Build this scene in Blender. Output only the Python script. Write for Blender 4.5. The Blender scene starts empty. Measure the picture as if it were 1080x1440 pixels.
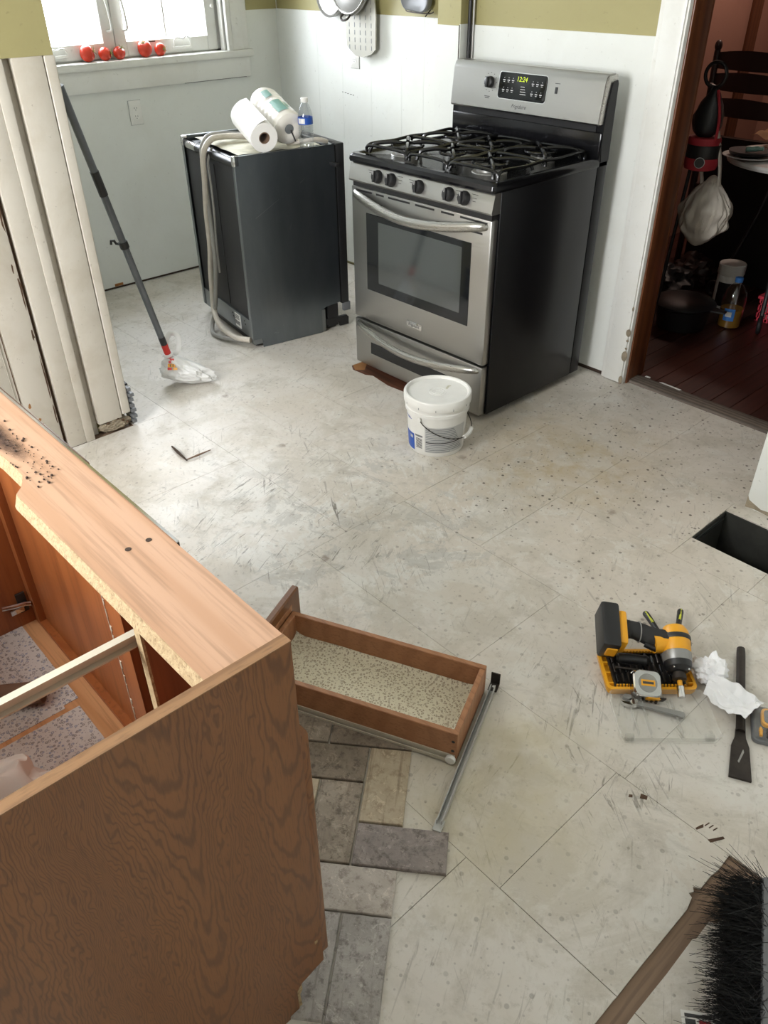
import bpy, bmesh, math, random
from mathutils import Vector, Matrix, noise
random.seed(7)
C = bpy.context.scene.collection
SC = bpy.context.scene

# ------------------------------------------------------------------ camera
def srgb(r, g, b):
    f = lambda c: (c/255/12.92) if c/255 <= .04045 else ((c/255+.055)/1.055)**2.4
    return (f(r), f(g), f(b))
CAM = Vector((2.5954, -2.1814, 1.5552)); YAW, PIT, ROL, FPX = -0.8356, 0.6118, -0.0098, 1120.67
fw = Vector((math.sin(YAW)*math.cos(PIT), math.cos(YAW)*math.cos(PIT), -math.sin(PIT)))
rt = Vector((math.cos(YAW), -math.sin(YAW), 0)); up = rt.cross(fw)
r2 = rt*math.cos(ROL)+up*math.sin(ROL); u2 = -rt*math.sin(ROL)+up*math.cos(ROL)
cd = bpy.data.cameras.new('camera'); cam = bpy.data.objects.new('camera', cd); C.objects.link(cam)
cam.matrix_world = Matrix(((r2.x, u2.x, -fw.x, CAM.x), (r2.y, u2.y, -fw.y, CAM.y), (r2.z, u2.z, -fw.z, CAM.z), (0, 0, 0, 1)))
cd.sensor_width = 36; cd.lens = FPX/1440*36; cd.clip_start = .02
SC.camera = cam
# ------------------------------------------------------------------ light
w = bpy.data.worlds.new('overcast_sky'); SC.world = w; w.use_nodes = True
w.node_tree.nodes['Background'].inputs[0].default_value = (.93, .97, 1, 1)
w.node_tree.nodes['Background'].inputs[1].default_value = 5.0
def area(name, loc, target, sx, sy, power, col):
    l = bpy.data.lights.new(name, 'AREA'); l.shape = 'RECTANGLE'; l.size = sx; l.size_y = sy; l.energy = power; l.color = col
    o = bpy.data.objects.new(name, l); C.objects.link(o); o.location = loc
    o.rotation_euler = (Vector(target)-Vector(loc)).to_track_quat('-Z', 'Y').to_euler()
    return o
area('nook_window_daylight', (-2.02, .08, 1.72), (1.0, -.3, .5), 1.05, 1.1, 56, (.94, .97, 1))
area('sink_window_daylight', (1.0, -3.36, 1.65), (1.2, 0, .7), .9, 1.15, 84, (1, .98, .955))
area('far_room_lamp_light', (.32, 2.85, 2.25), (-.1, 2.85, 1.55), .2, .2, 9, (1, .76, .64))
vs = SC.view_settings
vs.view_transform = 'Standard'; vs.look = 'None'; vs.exposure = 0.36; vs.gamma = 1; vs.use_curve_mapping = False

# ------------------------------------------------------------------ materials
def lin(c): return (c[0], c[1], c[2], 1)
class Mt:
    def __init__(s, name, col=(.5, .5, .5), rough=.5, metal=0, **kw):
        s.m = bpy.data.materials.new(name); s.m.use_nodes = True; s.t = s.m.node_tree
        s.p = s.t.nodes['Principled BSDF']
        s.p.inputs['Base Color'].default_value = lin(col); s.p.inputs['Roughness'].default_value = rough; s.p.inputs['Metallic'].default_value = metal
        for k, v in kw.items(): s.p.inputs[k.replace('_', ' ')].default_value = v
        s.m.diffuse_color = lin(col)
    def n(s, typ, ins=None, **at):
        nd = s.t.nodes.new('ShaderNode'+typ)
        for k, v in at.items(): setattr(nd, k, v)
        for k, v in (ins or {}).items(): s.put(nd.inputs[k], v)
        return nd
    def put(s, sock, v):
        if hasattr(v, 'is_output'): s.t.links.new(v, sock)
        else: sock.default_value = v
    def pos(s): return s.n('NewGeometry').outputs['Position']
    def obj(s): return s.n('TexCoord').outputs['Object']
    def map(s, vec, scale=(1, 1, 1), loc=(0, 0, 0), rot=(0, 0, 0)):
        return s.n('Mapping', {'Vector': vec, 'Scale': scale, 'Location': loc, 'Rotation': rot}).outputs[0]
    def noise(s, vec, scale=5, detail=4, rough=.55, dist=0):
        return s.n('TexNoise', {'Vector': vec, 'Scale': scale, 'Detail': detail, 'Roughness': rough, 'Distortion': dist}).outputs['Fac']
    def voro(s, vec, scale=5, out='Distance', rnd=1.0, dim='3D'):
        return s.n('TexVoronoi', {'Vector': vec, 'Scale': scale, 'Randomness': rnd}, voronoi_dimensions=dim).outputs[out]
    def ramp(s, fac, stops, interp='LINEAR'):
        nd = s.n('ValToRGB', {'Fac': fac}); cr = nd.color_ramp; cr.interpolation = interp
        while len(cr.elements) < len(stops): cr.elements.new(.5)
        for e, (p, c) in zip(cr.elements, stops):
            e.position = p; e.color = lin(c) if isinstance(c, tuple) else (c, c, c, 1)
        return nd.outputs['Color']
    def mix(s, fac, a, b, mode='MIX'):
        nd = s.n('Mix', data_type='RGBA', blend_type=mode)
        s.put(nd.inputs[0], fac)
        s.put(nd.inputs[6], lin(a) if isinstance(a, tuple) else a); s.put(nd.inputs[7], lin(b) if isinstance(b, tuple) else b)
        return nd.outputs[2]
    def math(s, op, a, b=0.0, c=0.0):
        nd = s.n('Math', operation=op); s.put(nd.inputs[0], a); s.put(nd.inputs[1], b); s.put(nd.inputs[2], c); return nd.outputs[0]
    def col(s, c): s.put(s.p.inputs['Base Color'], c); return s
    def rgh(s, c): s.put(s.p.inputs['Roughness'], c); return s
    def bump(s, h, strength=.3, dist=.002):
        b = s.n('Bump', {'Height': h, 'Strength': strength, 'Distance': dist}); s.t.links.new(b.outputs[0], s.p.inputs['Normal']); return s
def plain(name, col, rough=.5, metal=0, var=.0, vs=8, bump=0, bs=60, **kw):
    m = Mt(name, col, rough, metal, **kw)
    if var:
        f = m.noise(m.obj(), vs, 5, .6)
        m.col(m.mix(m.ramp(f, [(.3, 0.0), (.7, 1.0)]), tuple(c*(1-var) for c in col), tuple(min(1, c*(1+var*.5)) for c in col)))
    if bump: m.bump(m.noise(m.obj(), bs, 3), bump, .001)
    return m.m

# floor: old painted underlayment, patchy skim coat, scuffs, nail heads
def floor_mat():
    m = Mt('painted_floor', rough=.5); P = m.pos()
    def near(c, r0, r1, a=1.0):
        d = m.n('VectorMath', {0: P, 1: c}, operation='DISTANCE').outputs['Value']
        return m.ramp(m.math('ADD', d, m.math('MULTIPLY', m.math('SUBTRACT', big, .5), .9)), [(r0/4, a), (r1/4, 0.0)]) if False else m.math('MULTIPLY', m.n('MapRange', {0: m.math('ADD', d, m.math('MULTIPLY', m.math('SUBTRACT', big, .5), .9)), 1: r0, 2: r1, 3: 1.0, 4: 0.0}).outputs[0], a)
    big = m.noise(P, 1.6, 6, .65, .5); mid = m.noise(P, 6, 9, .72, .5); fine = m.noise(P, 42, 8, .75, .3)
    c = m.mix(m.ramp(big, [(.40, 0.0), (.62, 1.0)]), srgb(213, 208, 201), srgb(203, 195, 183))
    # worn beige paint in front of the range and across the middle
    beige = near((1.15, -.05, 0), .25, .95, .5)
    c = m.mix(beige, c, srgb(192, 179, 159))
    # skim-coat patches: hard edged, brighter
    sk = m.noise(m.map(P, loc=(2.3, .7, 0)), 4.2, 10, .72, .7)
    skm = near((.95, -.78, 0), .3, .75, 1.0)
    c = m.mix(m.math('MULTIPLY', m.ramp(sk, [(.515, 0.0), (.535, .75)]), skm), c, srgb(216, 214, 208))
    c = m.mix(m.math('MULTIPLY', m.ramp(m.noise(m.map(P, loc=(5, 3, 0)), 5.5, 10, .75, .8), [(.53, 0.0), (.56, .6)]), skm), c, srgb(176, 174, 168))
    c = m.mix(m.ramp(m.noise(m.map(P, loc=(1.3, 4.4, 0)), 3.4, 9, .72, .6), [(.50, 0.0), (.58, .5)]), c, srgb(184, 177, 163))
    c = m.mix(m.ramp(m.noise(m.map(P, loc=(8.3, 1.4, 0)), 8.5, 9, .75, .7), [(.55, 0.0), (.59, .5)]), c, srgb(212, 209, 201))
    c = m.mix(m.ramp(mid, [(.55, 0.0), (.66, .5)]), c, srgb(172, 164, 150))
    c = m.mix(m.ramp(fine, [(.55, 0.0), (.68, .5)]), c, srgb(158, 150, 136))
    # thin trowel scratches, two directions, only where the floor was scraped
    dirs = ((.55, (6, 70, 1), (0, 0, 0)), (-.5, (70, 5, 1), (4, 1, 0)), (1.3, (9, 90, 1), (2, 9, 0)))
    scr = m.math('MAXIMUM', near((.75, -.92, 0), .25, .85, 1.0), near((2.0, -1.0, 0), .2, .7, .8))
    for k, (a, sc_, lo) in enumerate(dirs):
        n_ = m.noise(m.map(m.map(P, rot=(0, 0, a)), sc_, lo), 1.0, 6, .7, .9)
        mk = m.ramp(m.noise(m.map(P, loc=lo), 4.5, 4), [(.5, 0.0), (.60, 1.0)])
        c = m.mix(m.math('MULTIPLY', m.math('MULTIPLY', m.ramp(n_, [(.585, 0.0), (.63, .9)]), mk), m.math('MAXIMUM', scr, .38)), c, srgb(118, 112, 102))
    # grime smears
    gm = m.noise(m.map(m.map(P, rot=(0, 0, -.35)), (3, 9, 1), (1, 1, 0)), 1.4, 8, .75, .6)
    c = m.mix(m.math('MULTIPLY', m.ramp(gm, [(.55, 0.0), (.68, .55)]), m.math('MAXIMUM', scr, .3)), c, srgb(150, 145, 135))
    st = m.math('MULTIPLY', near((1.10, .02, 0), .04, .42, 1.0), m.ramp(m.noise(P, 9, 6, .7, .8), [(.42, 0.0), (.62, .75)]))
    c = m.mix(st, c, srgb(176, 154, 108))
    c = m.mix(m.math('MULTIPLY', near((1.93, -1.24, 0), .10, .34, .55), m.ramp(m.noise(P, 11, 5), [(.35, .5), (.6, 1.0)])), c, srgb(190, 178, 142))
    # nail heads and specks
    nl = m.math('MULTIPLY', m.math('MAXIMUM', near((1.35, .15, 0), .5, 1.3, .95), .35), m.ramp(m.noise(m.map(P, loc=(2, 2, 0)), 3.0, 3), [(.40, .45), (.55, 1.0)]))
    for sc_, lo, r_, th_, am in ((14, (0, 0, 0), .080, .45, 1.0), (21, (3, 7, 0), .080, .58, 1.0), (44, (8, 2, 0), .11, .68, .8)):
        v = m.voro(m.map(P, loc=lo), sc_, dim='2D'); rn = m.voro(m.map(P, loc=lo), sc_, 'Color', dim='2D')
        c = m.mix(m.math('MULTIPLY', m.math('MULTIPLY', m.ramp(v, [(r_*.7, 1.0), (r_, 0.0)]), m.ramp(rn, [(th_, 0.0), (th_+.04, am)])), nl), c, srgb(80, 70, 58))
    # a few larger rusty spots
    v = m.voro(m.map(P, loc=(6, 6, 0)), 2.0, dim='2D'); rv = m.voro(m.map(P, loc=(6, 6, 0)), 2.0, 'Color', dim='2D'); c = m.mix(m.math('MULTIPLY', m.math('MULTIPLY', m.ramp(m.math('ADD', v, m.math('MULTIPLY', m.math('SUBTRACT', fine, .5), .09)), [(.018, .75), (.040, 0.0)]), m.ramp(mid, [(.42, .1), (.56, 1.0)])), m.ramp(rv, [(.55, 0.0), (.6, 1.0)])), c, srgb(128, 112, 98))
    m.col(c); m.rgh(m.ramp(mid, [(.35, .36), (.65, .56)]))
    m.bump(m.math('ADD', m.math('MULTIPLY', sk, .8), m.math('MULTIPLY', fine, .35)), .35, .004)
    return m.m
def white_mat(name, base, dirt, amt=.5, world=True, rough=.42, scale=3.0):
    m = Mt(name, base, rough); P = m.pos()
    f = m.noise(P, scale, 6, .65, .3); g = m.noise(P, 42, 5, .7)
    c = m.mix(m.ramp(f, [(.45, 0.0), (.72, amt)]), base, dirt)
    c = m.mix(m.ramp(g, [(.64, 0.0), (.70, amt*.9)]), c, tuple(x*.55 for x in dirt))
    m.col(c); m.bump(m.noise(P, 18, 5), .12, .003); return m.m
def oak_mat(name, c0, c1, c2, axis='z', rough=.42, sc=1.0):
    # flat-sawn grain: strongly stretched, distorted rings
    m = Mt(name, c0, rough); O = m.pos()
    st = {'z': (9*sc, 9*sc, 1.05*sc), 'x': (1.05*sc, 9*sc, 9*sc), 'y': (9*sc, 1.05*sc, 9*sc)}[axis]
    v = m.map(O, st)
    wv = m.n('TexWave', {'Vector': v, 'Scale': .95, 'Distortion': 7.0, 'Detail': 3.0, 'Detail Scale': .55, 'Detail Roughness': .55}, wave_type='RINGS', rings_direction='SPHERICAL').outputs['Fac']
    pores = m.noise(m.map(O, tuple(a*16 if a > 2 else a*5 for a in st)), 1.0, 3, .6)
    big = m.noise(v, .55, 3)
    c = m.mix(m.ramp(wv, [(.0, 0.0), (.55, .25), (.92, 1.0)]), c0, c1)
    c = m.mix(m.ramp(big, [(.35, 0.0), (.7, .45)]), c, c2)
    c = m.mix(m.ramp(pores, [(.5, 0.0), (.68, .5)]), c, tuple(x*.62 for x in c1))
    m.col(c); m.bump(pores, .12, .001); return m.m
def liner_mat(name, bg, dots, dk, scale=62):
    m = Mt(name, bg, .55); O = m.pos()
    v = m.voro(O, scale); cc = m.voro(O, scale, 'Color'); v2 = m.voro(m.map(O, loc=(.31, .12, .2)), scale*1.55)
    c = m.mix(m.ramp(v2, [(.16, .8), (.30, 0.0)]), bg, dk)
    ring = m.ramp(v, [(.14, .0), (.20, .9), (.34, .9), (.42, 0.0)])
    c = m.mix(ring, c, m.mix(m.ramp(cc, [(.3, 0.0), (.6, 1.0)]), dots, dk))
    f = m.noise(O, 6, 5, .7)
    c = m.mix(m.ramp(f, [(.5, 0.0), (.75, .45)]), c, srgb(150, 128, 98))
    m.col(c); return m.m
def steel_mat(name, col, rough, st=(1, 60, 60), amt=.05):
    m = Mt(name, col, rough, 1.0); f = m.noise(m.map(m.obj(), st), 5, 4, .6)
    m.rgh(m.ramp(f, [(.3, rough-amt), (.7, rough+amt)])); m.bump(f, .03, .001); return m.m
def stone_mat(name, c0, c1, c2, streak=None, s=14):
    m = Mt(name, c0, .62); O = m.pos()
    a = m.noise(O, s, 8, .7, .6); b = m.noise(m.map(O, loc=(3, 1, 2)), s*3.2, 8, .75)
    c = m.mix(m.ramp(a, [(.35, 0.0), (.65, 1.0)]), c0, c1); c = m.mix(m.ramp(b, [(.50, 0.0), (.62, .95)]), c, c2)
    v = m.noise(m.map(O, loc=(7, 5, 1)), s*1.7, 9, .8, 1.4)
    c = m.mix(m.ramp(v, [(.565, 0.0), (.60, .55), (.64, 0.0)]), c, tuple(min(1, x*1.7) for x in c0))
    if streak:
        sv = m.noise(m.map(m.map(O, rot=(0, 0, -.703)), (70, 4, 1)), 1.0, 4, .6)
        c = m.mix(m.ramp(sv, [(.56, 0.0), (.66, .6)]), c, streak)
    m.col(c); m.bump(m.math('ADD', a, m.math('MULTIPLY', b, .6)), .5, .004); return m.m
def glassy(name, col=(1, 1, 1), fac=.12, rough=.03):
    m = bpy.data.materials.new(name); m.use_nodes = True; t = m.node_tree; t.nodes.remove(t.nodes['Principled BSDF'])
    tr = t.nodes.new('ShaderNodeBsdfTransparent'); tr.inputs[0].default_value = lin(col)
    gl = t.nodes.new('ShaderNodeBsdfGlossy'); gl.inputs['Roughness'].default_value = rough
    fr = t.nodes.new('ShaderNodeLayerWeight'); fr.inputs[0].default_value = .5
    pw = t.nodes.new('ShaderNodeMath'); pw.operation = 'POWER'; pw.inputs[1].default_value = 4.0
    ad = t.nodes.new('ShaderNodeMath'); ad.operation = 'MULTIPLY_ADD'; ad.inputs[1].default_value = .6; ad.inputs[2].default_value = fac
    mx = t.nodes.new('ShaderNodeMixShader'); t.links.new(fr.outputs['Facing'], pw.inputs[0]); t.links.new(pw.outputs[0], ad.inputs[0]); t.links.new(ad.outputs[0], mx.inputs[0])
    t.links.new(tr.outputs[0], mx.inputs[1]); t.links.new(gl.outputs[0], mx.inputs[2]); t.links.new(mx.outputs[0], t.nodes['Material Output'].inputs[0])
    return m
def film(name, col, opacity=.5, rough=.35, rim=0):
    m = bpy.data.materials.new(name); m.use_nodes = True; t = m.node_tree; p = t.nodes['Principled BSDF']
    p.inputs['Base Color'].default_value = lin(col); p.inputs['Roughness'].default_value = rough
    tr = t.nodes.new('ShaderNodeBsdfTransparent'); mx = t.nodes.new('ShaderNodeMixShader'); mx.inputs[0].default_value = opacity
    if rim:
        lw = t.nodes.new('ShaderNodeLayerWeight'); lw.inputs[0].default_value = .5
        pw = t.nodes.new('ShaderNodeMath'); pw.operation = 'POWER'; pw.inputs[1].default_value = 2.5; t.links.new(lw.outputs['Facing'], pw.inputs[0])
        ma = t.nodes.new('ShaderNodeMath'); ma.operation = 'MULTIPLY_ADD'; ma.inputs[1].default_value = rim; ma.inputs[2].default_value = opacity; t.links.new(pw.outputs[0], ma.inputs[0]); t.links.new(ma.outputs[0], mx.inputs[0])
    t.links.new(tr.outputs[0], mx.inputs[1]); t.links.new(p.outputs[0], mx.inputs[2]); t.links.new(mx.outputs[0], t.nodes['Material Output'].inputs[0])
    return m

M = {}
M['floor'] = floor_mat()
M['subfloor'] = oak_mat('bare_subfloor_board', srgb(130, 106, 86), srgb(112, 90, 72), srgb(140, 118, 98), 'y', .7)
M['redboard'] = oak_mat('bare_red_board', srgb(92, 52, 36), srgb(58, 32, 22), srgb(120, 78, 48), 'x', .6)
M['white'] = white_mat('white_wall_paint', srgb(222, 224, 219), srgb(206, 205, 196), .35)
M['whiteold'] = white_mat('aged_cream_paint', srgb(198, 192, 180), srgb(170, 159, 140), .6, scale=4.5)
M['whitetrim'] = white_mat('white_trim_paint', srgb(224, 224, 219), srgb(192, 186, 172), .35, rough=.32)
M['green'] = white_mat('olive_wall_paint', srgb(160, 152, 106), srgb(148, 140, 96), .4)
M['plaster'] = plain('broken_plaster', srgb(150, 138, 118), .9, var=.4, vs=30, bump=.8, bs=40)
M['chip'] = plain('chipped_wood', srgb(84, 62, 44), .85, var=.3, vs=40)
M['steel'] = steel_mat('brushed_stainless', srgb(172, 171, 168), .33)
M['steel2'] = steel_mat('satin_steel_handle', srgb(178, 176, 171), .30)
M['galv'] = steel_mat('galvanised_sheet', srgb(142, 147, 150), .36, (40, 40, 1), .06)
def galv_dark():
    m = Mt('film_covered_sheet', srgb(60, 66, 72), .28, .92); O = m.obj()
    f = m.noise(m.map(O, (3, 3, 1)), 1.6, 5, .6); g = m.noise(O, 26, 6, .7, .8)
    c = m.mix(m.ramp(f, [(.35, 0.0), (.7, 1.0)]), srgb(112, 119, 126), srgb(132, 138, 142)); c = m.mix(m.ramp(g, [(.66, 0.0), (.72, .5)]), c, srgb(150, 155, 158))
    m.col(c); return m.m
M['dwside'] = galv_dark()
M['chrome'] = plain('chrome', srgb(215, 215, 215), .12, 1)
M['black'] = plain('black_enamel', (.005, .005, .006), .16, **{'Specular_IOR_Level': .35})
M['blackside'] = plain('black_painted_steel', (.005, .005, .006), .30, **{'Specular_IOR_Level': .3})
M['blackglass'] = plain('black_glass', (.008, .009, .010), .06)
M['ovenglass'] = plain('smoked_oven_glass', (.040, .046, .045), .09, IOR=2.1)
M['smudge'] = None
M['blackp'] = plain('black_plastic', (.012, .012, .013), .42)
M['rubber'] = plain('black_rubber', (.018, .018, .018), .7, bump=.2, bs=300)
M['iron'] = plain('cast_iron_glossy', (.006, .006, .006), .24, **{'Specular_IOR_Level': .4})
M['dwtub'] = plain('dark_tub_cover', (.016, .016, .017), .55)
M['print'] = plain('dark_print', (.05, .05, .05), .6)
M['printw'] = plain('pale_print', srgb(190, 190, 188), .6)
lcd = Mt('clock_digits', srgb(180, 200, 40), .5); lcd.p.inputs['Emission Color'].default_value = lin(srgb(190, 210, 40)); lcd.p.inputs['Emission Strength'].default_value = .55
M['lcd'] = lcd.m
M['wplastic'] = plain('white_plastic', srgb(228, 227, 222), .36, var=.05)
M['pail'] = plain('white_pail_plastic', srgb(226, 225, 220), .38, var=.05, vs=20)
M['insul'] = plain('dirty_top_mat', srgb(204, 200, 180), .85, var=.35, vs=14, bump=.4)
M['hosew'] = plain('pale_hose', srgb(206, 198, 186), .5, var=.12, vs=30)
M['hoseg'] = plain('grey_hose', srgb(150, 148, 143), .5, var=.1)
M['paper'] = plain('paper_towel', srgb(236, 234, 230), .9, bump=.5, bs=220)
M['card'] = plain('cardboard_core', srgb(120, 96, 78), .9)
M['film'] = plain('clear_wrap_over_paper', srgb(232, 228, 220), .22, bump=.6, bs=35)
M['teal'] = plain('teal_print', srgb(120, 160, 150), .3)
M['tissue'] = plain('white_tissue', srgb(238, 238, 240), .85, bump=.3, bs=40)
def veneer():
    m = Mt('dark_oak_veneer', rough=.38); P = m.pos(); sx = m.n('SeparateXYZ', {0: P}); y, z = sx.outputs[1], sx.outputs[2]
    lown = m.noise(m.map(P, (1, 5, 1.6)), 2.2, 4, .55)
    yy = m.math('ADD', y, m.math('MULTIPLY', m.math('SUBTRACT', lown, .5), .12))
    d1 = m.math('ABSOLUTE', m.math('ADD', yy, 1.985)); d2 = m.math('ABSOLUTE', m.math('ADD', yy, 1.822)); d3 = m.math('ABSOLUTE', m.math('ADD', yy, 2.24))
    d = m.math('MINIMUM', m.math('MINIMUM', d1, d2), d3)
    ph = m.math('ADD', m.math('MULTIPLY', z, 12.0), m.math('MULTIPLY', m.math('MULTIPLY', d, d), -1500.0))
    ph = m.math('ADD', ph, m.math('MULTIPLY', m.noise(m.map(P, (1, 7, 1.4)), 2.0, 4, .5), 3.4))
    wv = m.math('SINE', m.math('MULTIPLY', ph, 6.283))
    wv = m.math('MULTIPLY_ADD', wv, .5, .5)
    pores = m.noise(m.map(P, (1, 420, 26)), 1.0, 3, .6)
    big = m.noise(m.map(P, (1, 7, 1.2)), 1.3, 3)
    c = m.mix(m.ramp(big, [(.3, 0.0), (.7, 1.0)]), srgb(118, 75, 41), srgb(130, 85, 48))
    c = m.mix(m.ramp(wv, [(.62, 0.0), (.98, .60)]), c, srgb(84, 52, 30))
    c = m.mix(m.ramp(pores, [(.52, 0.0), (.66, .45)]), c, srgb(78, 50, 30))
    m.col(c); m.bump(pores, .10, .001); return m.m
M['oak'] = veneer()
M['oakedge'] = oak_mat('oak_edge_band', srgb(142, 106, 72), srgb(124, 90, 60), srgb(150, 114, 80), 'y', .4, 2)
M['oaktop'] = oak_mat('orange_oak_laminate', srgb(188, 150, 122), srgb(178, 138, 108), srgb(192, 156, 130), 'x', .42, .9)
M['inner'] = oak_mat('brown_inner_laminate', srgb(158, 92, 48), srgb(146, 82, 42), srgb(166, 100, 56), 'z', .4, .6)
M['innerdk'] = oak_mat('dark_inner_laminate', srgb(124, 72, 46), srgb(110, 62, 40), srgb(132, 82, 56), 'z', .4, .6)
M['innerfl'] = oak_mat('cabinet_bottom_laminate', srgb(208, 156, 110), srgb(194, 140, 92), srgb(200, 150, 104), 'x', .45, .8)
M['drawer'] = oak_mat('drawer_side_laminate', srgb(166, 116, 80), srgb(152, 102, 68), srgb(172, 124, 88), 'x', .45, 1.5)
M['particle'] = stone_mat('particle_board', srgb(176, 156, 120), srgb(156, 134, 98), srgb(126, 104, 72), s=60)
M['linerblue'] = liner_mat('floral_shelf_paper', srgb(208, 203, 198), srgb(140, 146, 166), srgb(136, 128, 126), 105)
M['lineryel'] = liner_mat('floral_drawer_paper', srgb(214, 207, 182), srgb(146, 130, 106), srgb(150, 136, 112), 135)
M['cream'] = plain('cream_enamel_rail', srgb(198, 190, 172), .4, var=.1, vs=20)
M['greyrail'] = plain('grey_enamel_rail', srgb(176, 176, 172), .38, .2)
M['dirt'] = plain('dark_debris', srgb(58, 44, 34), .9)
M['sootwood'] = plain('soiled_patch', srgb(112, 84, 66), .85, var=.4, vs=40)
M['t_white'] = stone_mat('pale_stone_tile', srgb(186, 178, 168), srgb(168, 158, 148), srgb(142, 132, 122))
M['t_beige'] = stone_mat('beige_streaked_tile', srgb(182, 168, 144), srgb(164, 148, 124), srgb(146, 130, 108), srgb(112, 94, 74))
M['t_mauve'] = stone_mat('mauve_grey_tile', srgb(150, 139, 132), srgb(122, 113, 109), srgb(98, 88, 82))
M['t_brown'] = stone_mat('brown_grey_tile', srgb(156, 143, 127), srgb(126, 114, 100), srgb(96, 84, 70), srgb(108, 94, 80))
M['t_dark'] = stone_mat('dark_taupe_tile', srgb(138, 125, 109), srgb(112, 100, 86), srgb(86, 74, 62))
M['t_grey'] = stone_mat('light_grey_tile', srgb(172, 166, 160), srgb(146, 140, 134), srgb(118, 112, 106), srgb(120, 112, 104))
M['tomato'] = plain('tomato_red', srgb(206, 62, 40), .22, var=.2, vs=20)
M['stalk'] = plain('tomato_stalk', srgb(140, 142, 70), .7)
M['glass'] = glassy('window_glass', (.97, .98, 1), .02)
M['clear'] = film('clear_plastic', srgb(238, 238, 230), .07, .18, .55)
M['clearbottle'] = glassy('bottle_plastic', (.88, .90, .92), .10, .08)
M['waterblue'] = plain('blue_label', srgb(38, 82, 170), .4)
M['bagfilm'] = film('thin_white_bag', srgb(236, 236, 234), .80, .3)
M['baggrey'] = film('grey_white_bag', srgb(190, 182, 170), .86, .4)
M['polegrey'] = plain('grey_pole', srgb(100, 104, 108), .35, .3, var=.2, vs=12)
M['red'] = plain('red_plastic', srgb(206, 44, 34), .4)
M['yellow'] = plain('tool_yellow', srgb(232, 164, 32), .4, var=.06)
M['toolgrey'] = plain('tool_grey', srgb(150, 150, 148), .4, .5)
M['lime'] = plain('lime_grip', srgb(196, 200, 60), .45)
M['darksteel'] = plain('dark_forged_steel', srgb(66, 60, 56), .5, .7, var=.4, vs=25)
M['bristle'] = plain('black_bristle', (.014, .014, .015), .45)
M['broomgrey'] = plain('grey_broom_plastic', srgb(104, 106, 108), .4)
M['ductmetal'] = plain('dark_duct_metal', srgb(60, 60, 56), .6, .3, var=.4, vs=12)
M['redwood'] = oak_mat('dark_red_floorboard', srgb(62, 28, 21), srgb(48, 20, 15), srgb(72, 37, 29), 'y', .36)
M['threshold'] = oak_mat('worn_grey_threshold', srgb(112, 100, 90), srgb(80, 70, 62), srgb(140, 130, 120), 'x', .7, 2)
M['jamb'] = oak_mat('brown_jamb_wood', srgb(104, 60, 34), srgb(78, 42, 24), srgb(116, 70, 42), 'z', .35)
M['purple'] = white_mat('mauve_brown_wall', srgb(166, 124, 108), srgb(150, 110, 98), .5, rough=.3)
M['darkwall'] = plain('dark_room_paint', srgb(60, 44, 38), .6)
M['darkwood'] = plain('dark_chair_wood', srgb(62, 42, 38), .45, var=.2)
M['pink'] = plain('pink_plastic', srgb(226, 66, 84), .45)
M['crimson'] = plain('crimson_fabric', srgb(150, 30, 40), .7)
M['blackfab'] = plain('black_fabric', (.010, .009, .009), .5)
M['oil'] = plain('cooking_oil', srgb(150, 108, 40), .2)
M['blue'] = plain('blue_cap', srgb(60, 120, 190), .5)
M['kraft'] = plain('kraft_paper', srgb(176, 134, 92), .8)
M['lampshade'] = stone_mat('speckled_lampshade', srgb(190, 168, 128), srgb(176, 152, 112), srgb(96, 78, 56), s=22)
M['alu'] = plain('grey_aluminium', srgb(150, 149, 145), .38, .6, var=.1)
M['slotted'] = plain('grey_slotted_board', srgb(168, 166, 156), .5, .2)
M['greysheet'] = plain('grey_sheet', srgb(128, 132, 134), .5, .3)
M['orangedirt'] = plain('rust_dirt', srgb(150, 104, 60), .9)

def smudge():
    m = bpy.data.materials.new('dark_smudge'); m.use_nodes = True; t = m.node_tree; p = t.nodes['Principled BSDF']
    p.inputs['Base Color'].default_value = lin(srgb(74, 54, 44)); p.inputs['Roughness'].default_value = .9
    g = t.nodes.new('ShaderNodeTexCoord'); n = t.nodes.new('ShaderNodeTexNoise'); n.inputs['Scale'].default_value = 38; n.inputs['Detail'].default_value = 8; n.inputs['Roughness'].default_value = .75
    t.links.new(g.outputs['Object'], n.inputs['Vector'])
    gr = t.nodes.new('ShaderNodeTexGradient'); gr.gradient_type = 'SPHERICAL'
    mp = t.nodes.new('ShaderNodeMapping'); mp.inputs['Location'].default_value = (-1, -1, 0); mp.inputs['Scale'].default_value = (2, 2, 0); t.links.new(g.outputs['Generated'], mp.inputs[0]); t.links.new(mp.outputs[0], gr.inputs[0])
    ml = t.nodes.new('ShaderNodeMath'); ml.operation = 'MULTIPLY'; t.links.new(n.outputs['Fac'], ml.inputs[0]); t.links.new(gr.outputs['Fac'], ml.inputs[1])
    rp = t.nodes.new('ShaderNodeValToRGB'); rp.color_ramp.elements[0].position = .10; rp.color_ramp.elements[1].position = .42; rp.color_ramp.elements[1].color = (.85, .85, .85, 1); t.links.new(ml.outputs[0], rp.inputs[0])
    tr = t.nodes.new('ShaderNodeBsdfTransparent'); mx = t.nodes.new('ShaderNodeMixShader'); t.links.new(rp.outputs[0], mx.inputs[0]); t.links.new(tr.outputs[0], mx.inputs[1]); t.links.new(p.outputs[0], mx.inputs[2]); t.links.new(mx.outputs[0], t.nodes['Material Output'].inputs[0])
    return m
M['smudge'] = smudge()

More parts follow.
